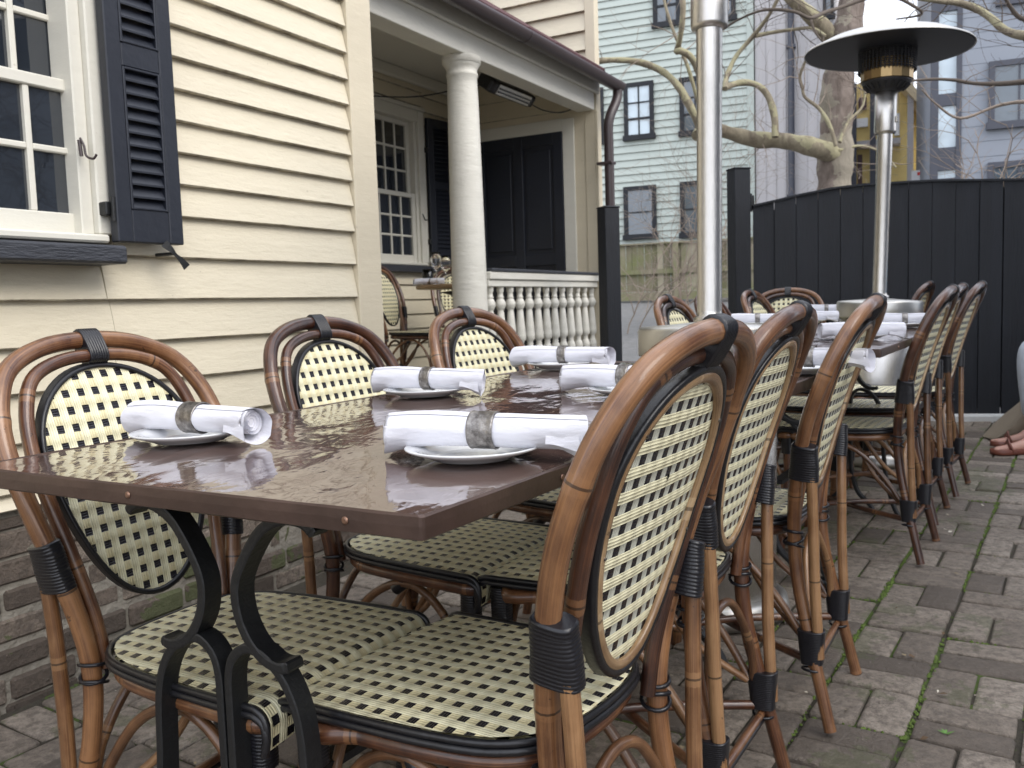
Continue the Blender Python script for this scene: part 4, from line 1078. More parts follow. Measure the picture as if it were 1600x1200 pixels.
# ------------------------------------------------------------ patio heaters
def make_heater():
    root = empty('patio_heater')
    mb = MB(); mb.lathe([(0, 0), (.225, 0), (.228, .02), (.222, .05), (.20, .062), (0, .062)], 48); mb.build('base', M['steel_dull'], root)
    mb = MB(); mb.lathe([(.187, .0625), (.190, .07), (.190, .735), (.180, .74)], 56); mb.build('tank_housing', M['steel'], root)
    mb = MB(); mb.lathe([(.193, .745), (.204, .742), (.206, .748), (.206, .815), (.200, .825), (.10, .832), (.04, .838), (.0, .838)], 56)
    mb.build('housing_lid', M['steel_dull'], root)
    mb = MB(); mb.box((-.006, -.2045, .66), (.006, -.192, .738), .002); mb.box((.192, -.006, .66), (.2045, .006, .738), .002); mb.box((-.2045, -.006, .66), (-.192, .006, .738), .002); mb.build('latch', M['dark_metal'], root)
    mb = MB(); mb.lathe([(.046, .8385), (.046, .85), (.0365, .856), (.0355, .87), (.0355, 1.5), (.0365, 1.505), (.0365, 1.66)], 32); mb.build('pole', M['steel'], root)
    mb = MB(); mb.lathe([(.037, 1.655), (.050, 1.66), (.052, 1.67), (.052, 1.860), (.045, 1.866)], 32); mb.box((.0515, -.012, 1.71), (.060, .012, 1.74), .002); mb.build('gas_collar', M['steel'], root)
    mb = MB(); mb.lathe([(.05, 1.862), (.075, 1.868), (.116, 1.905), (.116, 1.912)], 36)
    for k in range(18):
        a = 2*math.pi*k/18; mb.tube([(.085*math.cos(a), .085*math.sin(a), 1.872), (.109*math.cos(a), .109*math.sin(a), 1.897)], .006, 6)
    mb.build('burner_bowl', M['dark_metal'], root)
    mb = MB(); mb.lathe([(.118, 1.913), (.124, 1.915), (.124, 1.962), (.118, 1.964), (.117, 1.972), (.122, 1.974), (.122, 2.010), (.116, 2.013)], 16, smooth=False); mb.build('burner_band', M['brass'], root)
    mb = MB()                                  # wire mesh of the emitter screen
    for k in range(44):
        a = 2*math.pi*k/44; mb.tube([(.1330*math.cos(a), .1330*math.sin(a), 1.955), (.1360*math.cos(a), .1360*math.sin(a), 2.150)], .0030, 4)
    for k in range(17):
        z = 1.965+.0112*k; mb.tube([(.1345*math.cos(a), .1345*math.sin(a), z) for a in [2*math.pi*q/40 for q in range(40)]], .0028, 4, closed=True)
    mb.lathe([(.102, 2.014), (.106, 2.150)], 30)
    mb.build('emitter_screen', M['dark_metal'], root)
    mb = MB(); top = [(0.0000, 2.158), (0.0895, 2.153), (0.1969, 2.136), (0.2954, 2.110), (0.3714, 2.076), (0.3902, 2.060), (0.3947, 2.058), (0.3956, 2.062), (0.3902, 2.070), (0.2954, 2.117), (0.1969, 2.143), (0.0895, 2.160), (0, 2.166)]
    mb.lathe(top, 72); o_ = mb.build('reflector', M['steel_dull'], root)
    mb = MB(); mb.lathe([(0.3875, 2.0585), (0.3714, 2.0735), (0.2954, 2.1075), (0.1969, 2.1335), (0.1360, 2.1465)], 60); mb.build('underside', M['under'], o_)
    mb = MB(); mb.lathe([(0, 2.166), (0.0448, 2.167), (0.0492, 2.176), (0.0268, 2.184), (0, 2.186)], 20); mb.build('reflector_cap', M['steel_dull'], root)
    return root
hk = make_heater()
hk.location = (.562, 2.56, gz(.562, 2.56)); hk.scale = (.99, .99, 1.0); hk.rotation_euler = (R(-.3), R(1.0), R(20))
tag(hk, 'nearer stainless steel patio heater, at the near table, top cut by the frame', 'patio heater', 'patio heaters')
h2 = copy_tree(hk); h2.location = (1.868, 4.57, gz(1.9, 4.57)); h2.scale = (1, 1, 1); h2.rotation_euler = (R(-.4), R(1.5), R(-35))
h2['label'] = 'farther stainless steel patio heater with its whole mushroom reflector visible'
# electric heater under the porch ceiling
eh = empty('porch_heater', (0, 0, 0), HROT, 'black slim electric heater hung under the porch ceiling near the column', 'electric heater')
m = MB(); T_ = Matrix.Translation((5.80, 3.17, 2.50)) @ Matrix.Rotation(R(38), 4, 'X')
m.box((-.30, -.06, -.045), (.30, .075, .05), .02, M=T_); m.box((-.33, -.05, -.04), (-.301, .07, .045), .01, M=T_); m.box((.301, -.05, -.04), (.33, .07, .045), .01, M=T_)
for x in (-.18, .18): m.box((x-.012, .02, .05), (x+.012, .045, .27), .003, M=T_)
m.build('heater_body', M['dark_metal'], eh)
m = MB(); m.box((-.24, -.066, -.035), (.24, -.061, .04), .003, M=T_); m.build('reflector', M['steel_dull'], eh)
m = MB()
for z in (-.012, .012): m.tube([T_ @ Vector((-.23, -.071, z)), T_ @ Vector((.23, -.071, z))], .006, 8)
m.build('heating_tube', M['pane'], eh)
m = MB(); m.tube(spline([(5.48, 3.17, 2.49), (5.35, 3.3, 2.45), (5.15, 3.6, 2.40), (4.9, 4.0, 2.45), (4.85, 4.15, 2.6)], 8), .005, 6)
m.tube(spline([(6.12, 3.17, 2.48), (6.25, 3.12, 2.44), (6.42, 3.05, 2.44), (6.6, 3.02, 2.5)], 8), .005, 6); m.build('cable', M['band'], eh)

# ------------------------------------------------------------ buildings beyond the patio
BAZ = 112.3
class Facade:
    """a wall through the point seen at pixel p, Y metres ahead, running towards compass BAZ"""
    def __init__(s, p, Y, az=BAZ):
        s.o = at(p[0], p[1], Y); s.o.z = 0; s.rz = math.pi/2-R(az)
        s.x = Vector((math.cos(s.rz), math.sin(s.rz), 0)); s.n = Vector((s.x.y, -s.x.x, 0))
    def px(s, x, y):
        r_ = ray(x, y); c = Vector((0, 0, EYE)); q = c+r_*((s.o-c).dot(s.n)/r_.dot(s.n)); return (q-s.o).dot(s.x), q.z
def far_window(parent, fc, p0, p1, nx, ny, fr=.09, pane='pane_far', mat='fence_black', yo=-.03):
    (x0, z1), (x1, z0) = fc.px(*p0), fc.px(*p1)
    m = MB(); y = yo
    m.box((x0, y-.05, z0), (x0+fr, y+.03, z1)); m.box((x1-fr, y-.05, z0), (x1, y+.03, z1))
    m.box((x0+fr, y-.051, z1-fr), (x1-fr, y+.03, z1)); m.box((x0-.03, y-.07, z0-.05), (x1+.03, y+.03, z0+fr*.7))
    a, b, c, d = x0+fr, x1-fr, z0+fr*.7, z1-fr; w = .028
    for i in range(1, nx): t = a+(b-a)*i/nx; m.box((t-w/2, y-.035, c), (t+w/2, y+.0, d))
    for j in range(1, ny):
        t = c+(d-c)*j/ny; wj = w*(1.8 if ny > 2 and j == ny//2 else 1)
        m.box((a, y-.036, t-wj/2), (b, y-.001, t+wj/2))
    o = m.build('window', M[mat], parent)
    g = MB(); g.box((a, y-.016, c), (b, y-.006, d)); g.build('pane', M[pane], o)
    return o
M['green'] = mat_siding('pale_green_siding', (.46, .515, .475), (.3, .36, .33))
M['stucco'] = simple('pale_stucco', (.50, .485, .49), .9, .10, 1.2, bump=.006, bscale=12)
M['grayblue'] = simple('grey_blue_panels', (.255, .28, .325), .6, .06, 1.0)
M['charcoal'] = simple('charcoal_frames', (.060, .065, .085), .5, .2, 2)
M['osb'] = simple('yellow_sheathing', (.85, .64, .26), .8, .25, 3)
M['lumber'] = simple('pale_lumber', (.66, .55, .36), .8, .15, 4)
M['bright_pane'] = mat_glass_pane('painted_sky_window_glass', (.30, .36, .40), .004)  # sky reflection painted in as a pale base colour
fg = Facade((1180, 340), 19.0)
gh = empty('green_house', fg.o, fg.rz, 'pale green clapboard house with dark framed windows behind the wooden fence', 'house')
xl, xr = fg.px(900, 300)[0]-9, 0.0
m = MB(); zz = [.6+.158*i for i in range(56)]; rg = random.Random(9); boards(m, xl, xr-.14, 0, zz, th=.018, r=rg)
m.box((xl, .006, .3), (xr-.02, 8, 9.4)); m.build('wall', M['green'], gh)
m = MB(); m.box((xr-.139, -.04, .3), (xr, .1, 9.4)); m.build('corner_board', M['green'], gh)
m = MB(); m.add([(xl-.4, -.5, 9.3), (xr+.3, -.5, 9.3), (xr+.3, 8.5, 9.3), (xl-.4, 8.5, 9.3), (xl-.4, 4, 12), (xr+.3, 4, 12)], [(0, 1, 5, 4), (2, 3, 4, 5), (1, 2, 5), (3, 0, 4), (3, 2, 1, 0)], None, False); m.build('roof', M['charcoal'], gh)
far_window(gh, fg, (975, 132), (1023, 213), 2, 3, pane='bright_pane'); far_window(gh, fg, (1062, 123), (1112, 206), 2, 3)
far_window(gh, fg, (975, 293), (1027, 369), 1, 2); far_window(gh, fg, (1063, 285), (1112, 366), 1, 2)
far_window(gh, fg, (1020, -44), (1064, 36), 2, 3); far_window(gh, fg, (1110, -52), (1150, 28), 2, 3)
far_window(gh, fg, (905, 142), (945, 222), 2, 3)
st_ = empty('stucco_building', fg.o, fg.rz, 'tall pale stucco building with a dark downpipe, between green house and tree', 'building')
x1 = fg.px(1292, 200)[0]
m = MB(); m.box((.02, .02, .3), (x1, 7, 11.5)); 
for i in range(1, 7): m.box((x1*i/7-.02, -.004, .3), (x1*i/7+.02, .019, 11.4))
m.build('wall', M['stucco'], st_)
m = MB(); m.box((.021, -.03, 11.5), (x1+.1, 7.1, 11.8)); m.build('parapet', M['stucco'], st_)
xd = fg.px(1237, 200)[0]; m = MB(); m.tube([(xd, -.09, .3), (xd, -.09, 11.3)], .065, 10)
for z in (3, 6, 9): m.box((xd-.09, -.17, z), (xd+.09, .0, z+.06))
m.build('downpipe', M['charcoal'], st_)
far_window(st_, fg, (1286, -30), (1303, 26), 1, 1, fr=.06)
fy = Facade((1455, 280), 15.5)
gb = empty('grey_building', fy.o, fy.rz, 'modern grey blue panelled building with tall charcoal window strip at upper right', 'building')
xs = fy.px(1500, 200)[0]; xe = 9.0
m = MB(); m.box((xs, 0, .3), (xe, 7, 9.5)); m.box((0.02, .12, .3), (xs, 7, 9.5))
z = .9
while z < 9.4: m.box((xs+.002, -.010, z), (xe-.002, -.0005, z+.245)); z += .255
m.build('wall', M['grayblue'], gb)
m = MB(); m.box((-.02, -.03, .3), (.10, .119, 9.4)); m.box((xs-.06, -.035, .3), (xs+.02, .119, 9.4))
for y in (288, 238, 156, 70, 8, -60): z = fy.px(1478, y)[1]; m.box((.10, -.02, z-(.10 if y != 238 else .30)), (xs-.06, .118, z+(.10 if y != 238 else .08)))
m.build('window_strip', M['charcoal'], gb)
m = MB(); m.box((.10, .03, .3), (xs-.06, .06, 9.4)); m.build('pane', M['bright_pane'], gb)
m = MB(); m.box((-.1, -.1, 9.5), (xe, 7.1, 9.75)); m.build('parapet', M['charcoal'], gb)
far_window(gb, fy, (1545, 98), (1640, 190), 2, 1, mat='charcoal'); far_window(gb, fy, (1543, 255), (1640, 330), 2, 1, mat='charcoal'); far_window(gb, fy, (1560, -80), (1640, -5), 2, 1, mat='charcoal')
fo = Facade((1325, 300), 23.5)
yh = empty('unfinished_house', fo.o, fo.rz, 'unfinished house with yellow sheathing and dark steel posts beside the tree trunk', 'house')
def yx(px, py): return fo.px(px, py)
xa, xb = yx(1318, 250)[0], yx(1420, 200)[0]; ztop = yx(1400, 120)[1]
m = MB(); m.box((xa-.5, .3, .6), (xb, 5, ztop)); m.build('sheathing', M['osb'], yh)
m = MB(); xc = yx(1440, 200)[0]; m.box((xb+.02, 1.0, .6), (xc, 5, yx(1430, 165)[1])); m.build('side_wall', M['osb'], yh)
for p in (1334, 1364):
    x = yx(p, 200)[0]; m = MB(); m.box((x-.07, -.25, .6), (x+.07, -.05, ztop-.1)); m.build('steel_post', M['charcoal'], yh)
x = yx(1422, 200)[0]; m = MB(); m.box((x-.07, -.3, .6), (x+.07, -.1, ztop+.3)); m.build('steel_post', M['stucco'], yh)
m = MB(); zb_ = yx(1360, 222)[1]; m.box((xa-.4, -.2, zb_-.12), (xb-.2, .29, zb_+.02)); m.build('porch_beam', M['stucco'], yh)
m = MB(); zb_ = yx(1345, 189)[1]; m.box((yx(1338, 189)[0], .18, zb_-.12), (yx(1356, 189)[0], .29, zb_+.1)); zb_ = yx(1405, 190)[1]; m.box((yx(1398, 190)[0], .2, zb_-.3), (yx(1406, 190)[0], .29, zb_+.25)); m.build('window_wrap', M['china'], yh)
for p0, p1 in (((1340, 240), (1347, 285)), ((1341, 150), (1354, 168))):
    (a, b), (c, d) = yx(*p0), yx(*p1); m = MB(); m.box((a, .22, d), (c, .29, b)); m.build('opening', M['charcoal'] if p0[0] > 1400 else M['roof'], yh)
m = MB(); p = [yx(1405, 118), yx(1452, 168)]
m.add([(p[0][0], -.5, p[0][1]), (p[1][0], -.5, p[1][1]), (p[1][0], 5, p[1][1]), (p[0][0], 5, p[0][1])]+[(p[0][0], -.5, p[0][1]-.3), (p[1][0], -.5, p[1][1]-.3), (p[1][0], 5, p[1][1]-.3), (p[0][0], 5, p[0][1]-.3)],
      [(0, 1, 2, 3), (7, 6, 5, 4), (0, 4, 5, 1), (1, 5, 6, 2), (2, 6, 7, 3), (3, 7, 4, 0)], None, False); m.build('roof', M['lumber'], yh)
fs_ = Facade((1425, 270), 20)
sg = empty('construction_banner', fs_.o, fs_.rz, 'white banner with red blotches showing above the black fence', 'banner')
(a, b), (c, d) = fs_.px(1424, 267), fs_.px(1462, 284)
m = MB(); m.box((a, -.02, d-.2), (c, .01, b)); m.build('sheet', M['china'], sg)
m = MB(); m.box((a+.12, -.026, b-.11), (a+.36, -.0205, b-.04), .01); m.box((a+.38, -.026, b-.16), (a+.5, -.0205, b-.09), .01); m.build('red_print', simple('red_print', (.6, .06, .05)), sg)
for x in (a+.03, c-.03): m = MB(); m.tube([(x, .04, .5), (x, .04, b+.03)], .03, 8); m.build('post', M['lumber'], sg)
# wooden fence
fw = Facade((1060, 420), 17.6)
wf = empty('wooden_fence', fw.o, fw.rz, 'weathered mossy wooden board fence in front of the green house', 'fence')
ow = NT('mossy_old_boards'); at_ = ow.node('ShaderNodeAttribute', attribute_name='tone')
ow_c = ow.ramp(ow.m_('ADD', ow.m_('MULTIPLY', at_.outputs['Fac'], .6), ow.m_('MULTIPLY', ow.noise(ow.coord('Object', (7, 1, .8)), 2.2, 5), .45)), [(.2, (.10, .088, .055)), (.5, (.19, .17, .115)), (.8, (.32, .29, .215))])
M['oldwood'] = ow.set(Base_Color=ow.mix(ow.ramp(ow.noise(ow.coord('Object', (1, 1, 1.5)), 1.6, 4), [(.48, 0), (.66, .6)]), ow_c, (.14, .17, .05)), Roughness=.9)
x0, x1 = fw.px(860, 420)[0], fw.px(1300, 420)[0]; zt_ = fw.px(1060, 377)[1]; zb0 = fw.px(1060, 464)[1]
m = MB(); x = x0; r = random.Random(8)
while x < x1:
    w_ = r.uniform(.095, .15); y = r.choice((0, .018)); m.cc = r.random(); m.box((x, y, zb0+.12), (x+w_-.006, y+.016, zt_-.03+r.gauss(0, .006))); x += w_
m.build('boards', M['oldwood'], wf)
m = MB(); m.box((x0, -.05, zt_-.03), (x1, .06, zt_)); zz_ = (zt_+zb0)/2-.02; m.box((x0, -.045, zz_-.05), (x1, -.003, zz_+.04)); m.box((x0, -.03, zb0-.05), (x1, .03, zb0+.115)); m.build('rails', M['oldwood'], wf)
for p in (915, 1057, 1200): x = fw.px(p, 420)[0]; m = MB(); m.box((x-.05, -.09, zb0-.1), (x+.05, -.046, zt_-.031)); m.build('post', M['oldwood'], wf)
# black fence and gate posts
FA, FB = at(1178, 500, 6.02), at(1600, 500, 5.64)
fd = Vector((FB.x-FA.x, FB.y-FA.y, 0)).normalized(); frz = math.atan2(fd.y, fd.x)
bf = empty('black_fence', (FA.x, FA.y, 0), frz, 'tall black painted board fence with a curved top behind the far tables', 'fence')
class _F(Facade):
    def __init__(s): s.o = Vector((FA.x, FA.y, 0)); s.rz = frz; s.x = fd; s.n = Vector((fd.y, -fd.x, 0))
ff = _F()
prof_ = [ff.px(x, y) for x, y in ((1178, 320), (1200, 315), (1250, 303), (1300, 293), (1350, 287), (1400, 284), (1450, 281), (1600, 279))]
prof_.append((9.0, prof_[-1][1]+.0))
r = random.Random(13); x = 0.0; m = MB(); 
while x < 3.6:
    w_ = .1385+r.gauss(0, .0012); ga = .0035 if not (ff.px(1590, 400)[0]-.1 < x+w_ < ff.px(1590, 400)[0]+.05) else .009
    za, zb = lerp(prof_, x)-.012, lerp(prof_, x+w_)-.012; y = r.gauss(0, .0022); b0 = gz(FA.x+fd.x*x, FA.y+fd.y*x)+.045
    x2 = x+w_-ga
    m.add([(x, y, b0), (x2, y, b0), (x2, y+.02, b0), (x, y+.02, b0), (x, y, za), (x2, y, zb), (x2, y+.02, zb), (x, y+.02, za)],
          [(0, 3, 2, 1), (4, 5, 6, 7), (0, 1, 5, 4), (1, 2, 6, 5), (2, 3, 7, 6), (3, 0, 4, 7)], None, False)
    x += w_
m.build('boards', M['fence_black'], bf)
m = MB(); pts = [Vector((a, .012, b-.006)) for a, b in [(i*.1, lerp(prof_, i*.1)) for i in range(0, 37)]]
m.sweep(pts, lambda i, L: [(.007, .025), (-.006, .025), (-.006, -.025), (.007, -.025)], up=(0, 0, 1), smooth=False); m.build('cap_rail', M['fence_black'], bf)
m = MB()
for z in (.45, 1.35): m.box((0, .03, z), (3.6, .06, z+.09))
for i in range(1, 25):  # backing strips added behind the board gaps to stop light showing through
    if abs(.1385*i-ff.px(1592, 400)[0]) > .075: m.box((.1385*i-.045, .0235, .2), (.1385*i+.045, .0295, lerp(prof_, .1385*i-.05)-.05))
m.build('rails', M['fence_black'], bf)
cb = MB(); g0 = gz(FA.x, FA.y)
cb.box((.02, -.03, g0-.05), (3.6, .07, g0+.036), .006); tag(cb.build('kerb', simple('white_painted_kerb', (.62, .62, .60), .8, .15, 8, bump=.004), None), 'low white painted kerb running along the foot of the black fence', 'kerb')
kb = bpy.data.objects['kerb']; kb.location = (FA.x, FA.y, 0); kb.rotation_euler = (0, 0, frz)
def gate_post(pxc, Y, w_, pytop, label, rz):
    p = at(pxc, 500, Y); g = gz(p.x, p.y); t = at(pxc, pytop, Y).z
    o = empty('gate_post', (p.x, p.y, g), rz, label, 'gate post', 'black gate posts')
    m = MB(); m.box((-w_/2, -w_/2, -.05), (w_/2, w_/2, t-g-.012), .004); m.build('post', M['fence_black'], o)
    m = MB(); m.box((-w_/2-.004, -w_/2-.004, t-g-.0115), (w_/2+.004, w_/2+.004, t-g), .004); m.build('cap', M['fence_black'], o)
    return o
gate_post(954, 6.30, .115, 323, 'black square gate post standing before the house downspout', R(24))
gp = gate_post(1156, 6.05, .115, 263, 'taller black square gate post at the left end of the black fence', R(14))
m = MB()
for z in (.55, 1.42): m.box((.058, -.03, z), (.10, -.015, z+.10), .002); m.tube([(.072, -.035, z-.01), (.072, -.035, z+.11)], .008, 8)
m.build('hinge', M['iron'], gp)

# ------------------------------------------------------------ bare trees
def mat_bark(name, a, b, c_, sc=9):
    t = NT(name); v = t.coord('Object', (1, 1, .45)); n = t.noise(v, sc, 6, .7, .6)
    g = t.node('ShaderNodeNewGeometry'); sx = t.node('ShaderNodeSeparateXYZ'); t.l.new(g.outputs['Normal'], sx.inputs[0])
    lich = t.m_('MULTIPLY', t.m_('GREATER_THAN', t.m_('ADD', t.noise(t.coord('Object'), 3.2, 4), t.m_('MULTIPLY', sx.outputs[2], .10)), .53), .65)
    c = t.mix(lich, t.ramp(n, [(.32, a), (.6, b)]), c_)
    return t.set(Base_Color=c, Roughness=.9, Normal=t.bump(n, .03))
M['bark'] = mat_bark('plane_tree_bark', (.095, .072, .060), (.215, .175, .150), (.30, .275, .215))
M['limb'] = mat_bark('mossy_limb_bark', (.13, .105, .075), (.27, .235, .165), (.35, .33, .20), 6)
M['twig'] = simple('dark_twigs', (.10, .080, .065), .9, .35, 5)
M['twig_pale'] = simple('pale_twigs', (.26, .21, .17), .9, .3, 5)
def twigs(mb, p, d, r_, L, depth, rg, gravity=.0):
    """one twig and its side shoots, in 3D"""
    n = max(4, int(L/.14)); pts = [p.copy()]; dd = d.normalized(); st = L/n; kids = []
    for i in range(n):
        dd = (dd+Vector((rg.gauss(0, .20), rg.gauss(0, .20), rg.gauss(0, .20)+gravity))).normalized(); pts.append(pts[-1]+dd*st)
        if depth > 0 and i > 0 and rg.random() < .62: kids.append((pts[-1].copy(), dd.copy(), 1-i/n))
    mb.tube(pts, lambda i, L_: max(.0012, r_*(1-.75*i/n)), 5 if r_ < .02 else 7, caps=False)
    for q, e, f in kids:
        s_ = Vector((rg.gauss(0, 1), rg.gauss(0, 1), rg.gauss(0, 1))).cross(e).normalized()
        twigs(mb, q, (e*.7+s_*.8), max(.0015, r_*(.35+.3*f)), L*(.35+.35*rg.random()), depth-1, rg, gravity)
def limb_pts(P, Y, wob=.35, seed=0, n=5):
    rg = random.Random(seed); out = []
    for i, (x, y) in enumerate(P): out.append(at(x, y, Y+wob*math.sin(i*.8+seed)))
    return spline(out, n)
def grow(tree, name, P, Y, r0, r1, mat, seed, tw=0, twL=1.2, wob=.35, twmat='twig', depth=2, tr=.0065):
    pts = limb_pts(P, Y, wob, seed); k = Y/FPX; N = len(pts)-1; rg = random.Random(seed*31+1)
    mb = MB(); mb.tube(pts, lambda i, L: (r0+(r1-r0)*i/N)*k*(1+.07*math.sin(L*9+seed)+.05*math.sin(L*23)), 10 if r0 > 3 else 7); o = mb.build(name, M[mat], tree)
    if tw:
        t_ = MB()
        for q in range(tw):
            i = rg.randint(2, N); d = (pts[i]-pts[i-1]).normalized(); s_ = Vector((rg.gauss(0, 1), rg.gauss(0, .8), rg.gauss(.5, 1))).normalized()
            twigs(t_, pts[i], d*.5+s_, tr, twL*rg.uniform(.5, 1.1), depth, rg)
        t_.build('twigs', M[twmat], o)
    return o
TY = 11.0
b_ = at(1303, 460, TY)
t1 = empty('plane_tree', (0, 0, 0), 0, 'large bare plane tree with mottled trunk and long mossy limb', 'tree')
grow(t1, 'trunk', [(1306, 520), (1304, 420), (1303, 330), (1304, 280), (1305, 230), (1307, 180), (1309, 130), (1317, 85), (1325, 45), (1331, 0), (1335, -60), (1330, -160), (1345, -300)], TY, 31, 17, 'bark', 1, wob=0)
grow(t1, 'trunk_fork', [(1312, 120), (1298, 62), (1272, 30), (1245, 5), (1215, -30), (1180, -90)], TY, 15, 7, 'limb', 2, tw=5, wob=.15)
grow(t1, 'limb', [(1320, 246), (1302, 240), (1280, 233), (1255, 226), (1222, 220), (1180, 218), (1148, 210), (1118, 203), (1096, 206), (1089, 212)], TY, 15.5, 9, 'limb', 3, tw=6, wob=.2, twL=.6, twmat='twig_pale')
grow(t1, 'limb', [(1096, 205), (1080, 170), (1062, 138), (1040, 115), (1012, 101), (985, 95), (950, 94), (905, 98), (860, 90)], TY-.1, 6.0, 4.2, 'limb', 4, tw=5, twL=.7, wob=.15, twmat='twig_pale', tr=.006)
grow(t1, 'limb', [(1211, 214), (1210, 182), (1200, 150), (1183, 133), (1160, 129), (1140, 134), (1132, 138)], TY-.1, 5.5, 4.4, 'limb', 5, wob=.1)
grow(t1, 'limb', [(1133, 139), (1136, 118), (1150, 88), (1172, 62), (1190, 40), (1205, 18), (1222, -15)], TY-.1, 4.2, 2.6, 'limb', 6, tw=7, twL=.9, wob=.25)
grow(t1, 'limb', [(1180, 56), (1205, 51), (1240, 46), (1268, 44), (1290, 56)], TY-.1, 3.2, 2.2, 'limb', 7, tw=5, wob=.25)
grow(t1, 'limb', [(1100, 190), (1098, 140), (1090, 108), (1078, 88), (1064, 80), (1057, 81)], TY-.2, 5.0, 5.2, 'limb', 8, wob=.1)
grow(t1, 'limb', [(1057, 81), (1062, 62), (1066, 35), (1067, 5), (1062, -40), (1050, -110)], TY-.2, 4.6, 3.6, 'limb', 9, tw=7, wob=.2, twmat='twig_pale')
grow(t1, 'limb', [(1092, 165), (1078, 115), (1066, 82), (1052, 48), (1040, 10), (1030, -40)], TY+.2, 3.0, 2.0, 'limb', 10, tw=6, wob=.15, twmat='twig_pale')
grow(t1, 'limb', [(1306, 228), (1296, 195), (1280, 170), (1258, 152), (1254, 138), (1250, 118), (1262, 88)], TY-.4, 3.2, 2.0, 'limb', 11, tw=7, wob=.15, twL=.8, twmat='twig_pale')
grow(t1, 'limb', [(1312, 222), (1326, 190), (1348, 165), (1352, 130)], TY-.3, 3.0, 1.6, 'limb', 12, tw=5, wob=.2, twL=.8, twmat='twig_pale')
grow(t1, 'limb', [(1310, 235), (1345, 228), (1380, 240), (1400, 262)], TY-.3, 2.6, 1.2, 'limb', 13, tw=5, wob=.2, twL=.8, twmat='twig_pale')
grow(t1, 'branch', [(1362, -6), (1318, 10), (1290, 19), (1266, 28), (1240, 18), (1200, 15), (1168, 24), (1135, 42), (1112, 62)], 9.2, 3.3, 1.4, 'twig', 14, tw=5, twL=.8, wob=.3, tr=.0045)
grow(t1, 'branch', [(1266, 28), (1273, 48), (1288, 68), (1310, 82)], 9.3, 2.0, 1.0, 'twig', 15, tw=3, wob=.1, twL=.6, tr=.005)
grow(t1, 'branch', [(1332, -40), (1370, -20), (1420, 5), (1440, 22), (1400, 30)], TY+.4, 4, 1.2, 'twig', 16, tw=14, twL=1.1, wob=.3, tr=.006, depth=3)
t2 = empty('bare_tree', (0, 0, 0), 0, 'bare tree reaching in from the right edge with a thick arching branch on top', 'tree')
grow(t2, 'trunk', [(1835, 520), (1830, 350), (1822, 200), (1815, 60), (1830, -120), (1825, -260)], 8.0, 34, 22, 'bark', 20, wob=0)
grow(t2, 'limb', [(1818, 150), (1760, 95), (1690, 62), (1632, 56), (1596, 55), (1570, 47), (1548, 28), (1526, 14), (1496, 4), (1465, 1), (1430, -6), (1390, -30)], 7.6, 9, 3.2, 'limb', 21, tw=17, twL=.9, wob=.12, tr=.006, depth=3)
grow(t2, 'limb', [(1822, 190), (1740, 140), (1670, 122), (1600, 128), (1560, 131), (1520, 130), (1490, 125), (1450, 124), (1400, 130), (1352, 146)], 7.0, 6, .9, 'twig', 22, tw=8, twL=.6, wob=.15, tr=.004, twmat='twig_pale')
grow(t2, 'limb', [(1820, 260), (1740, 230), (1670, 180), (1610, 160), (1560, 165), (1500, 185), (1460, 160), (1440, 140)], 7.4, 5, .8, 'twig_pale', 23, tw=9, twL=.6, wob=.2, tr=.0035, twmat='twig_pale')
grow(t2, 'limb', [(1815, 40), (1720, -20), (1640, 10), (1600, 30), (1575, 5), (1560, -30)], 7.0, 6, 2, 'twig', 24, tw=12, twL=.7, wob=.2, tr=.004)
for (px, Y, n, L, lab, mt) in ((1088, 13.0, 5, 2.8, 'tangle of thin pale bare shoots climbing before the green house', 'twig_pale'), (985, 12.0, 3, 3.4, 'few thin bare shoots hanging beside the house corner', 'twig_pale'), (1560, 8.0, 7, 1.5, 'bare shrub tips poking over the black fence at right', 'twig_pale')):
    rg = random.Random(px); p = at(px, 460, Y); p.z = gz(p.x, p.y)+(.9 if px > 1500 else 0); o = empty('bare_shrub', p, 0, lab, 'shrub')
    m = MB()
    for k in range(n): twigs(m, Vector((rg.gauss(0, .12), rg.gauss(0, .12), 0)), Vector((rg.gauss(0, .22), rg.gauss(0, .22), 1)), .010, L*rg.uniform(.6, 1), 2, rg, .03)
    m.build('stems', M[mt], o)

# neighbours on the right, seen mirrored in the window panes and the table top
nb = empty('neighbour_house', (9.5, -3.5, 0), R(90), 'grey blue clapboard house standing right of the patio outside the photo', 'house')
m = MB(); boards(m, 0, 7.2, 0, [.0+.14*i for i in range(30)], r=random.Random(4)); m.box((0, .005, 0), (7.2, 5, 4.2)); m.build('wall', M['grayblue'], nb)
m = MB(); m.box((-.3, -.3, 4.2), (7.5, 5.2, 4.4)); m.build('roof', M['charcoal'], nb)
for x in (1.2, 3.4, 5.6):
    m = MB(); m.box((x-.55, -.05, 1.0), (x+.55, -.03, 2.9)); w = m.build('window', M['white_trim'], nb)
    g = MB(); g.box((x-.45, -.06, 1.1), (x+.45, -.051, 2.8)); g.build('pane', M['pane'], w)
t3 = empty('bare_tree', (4.9, 1.6, 0), 0, 'bare tree right of the patio outside the photo', 'tree')
rg = random.Random(3); m = MB(); m.tube(spline([(0, 0, 0), (.05, .05, 1.2), (0, .1, 2.4), (-.1, .1, 3.6)], 6), lambda i, L: .13-.02*L, 10); tk = m.build('trunk', M['bark'], t3)
m = MB()
for k in range(16): twigs(m, Vector((0, .05, 1.3+.15*k)), Vector((rg.gauss(-.3, .8), rg.gauss(0, .8), .7)), .035, 2.4, 2, rg)
m.build('branches', M['twig'], tk)

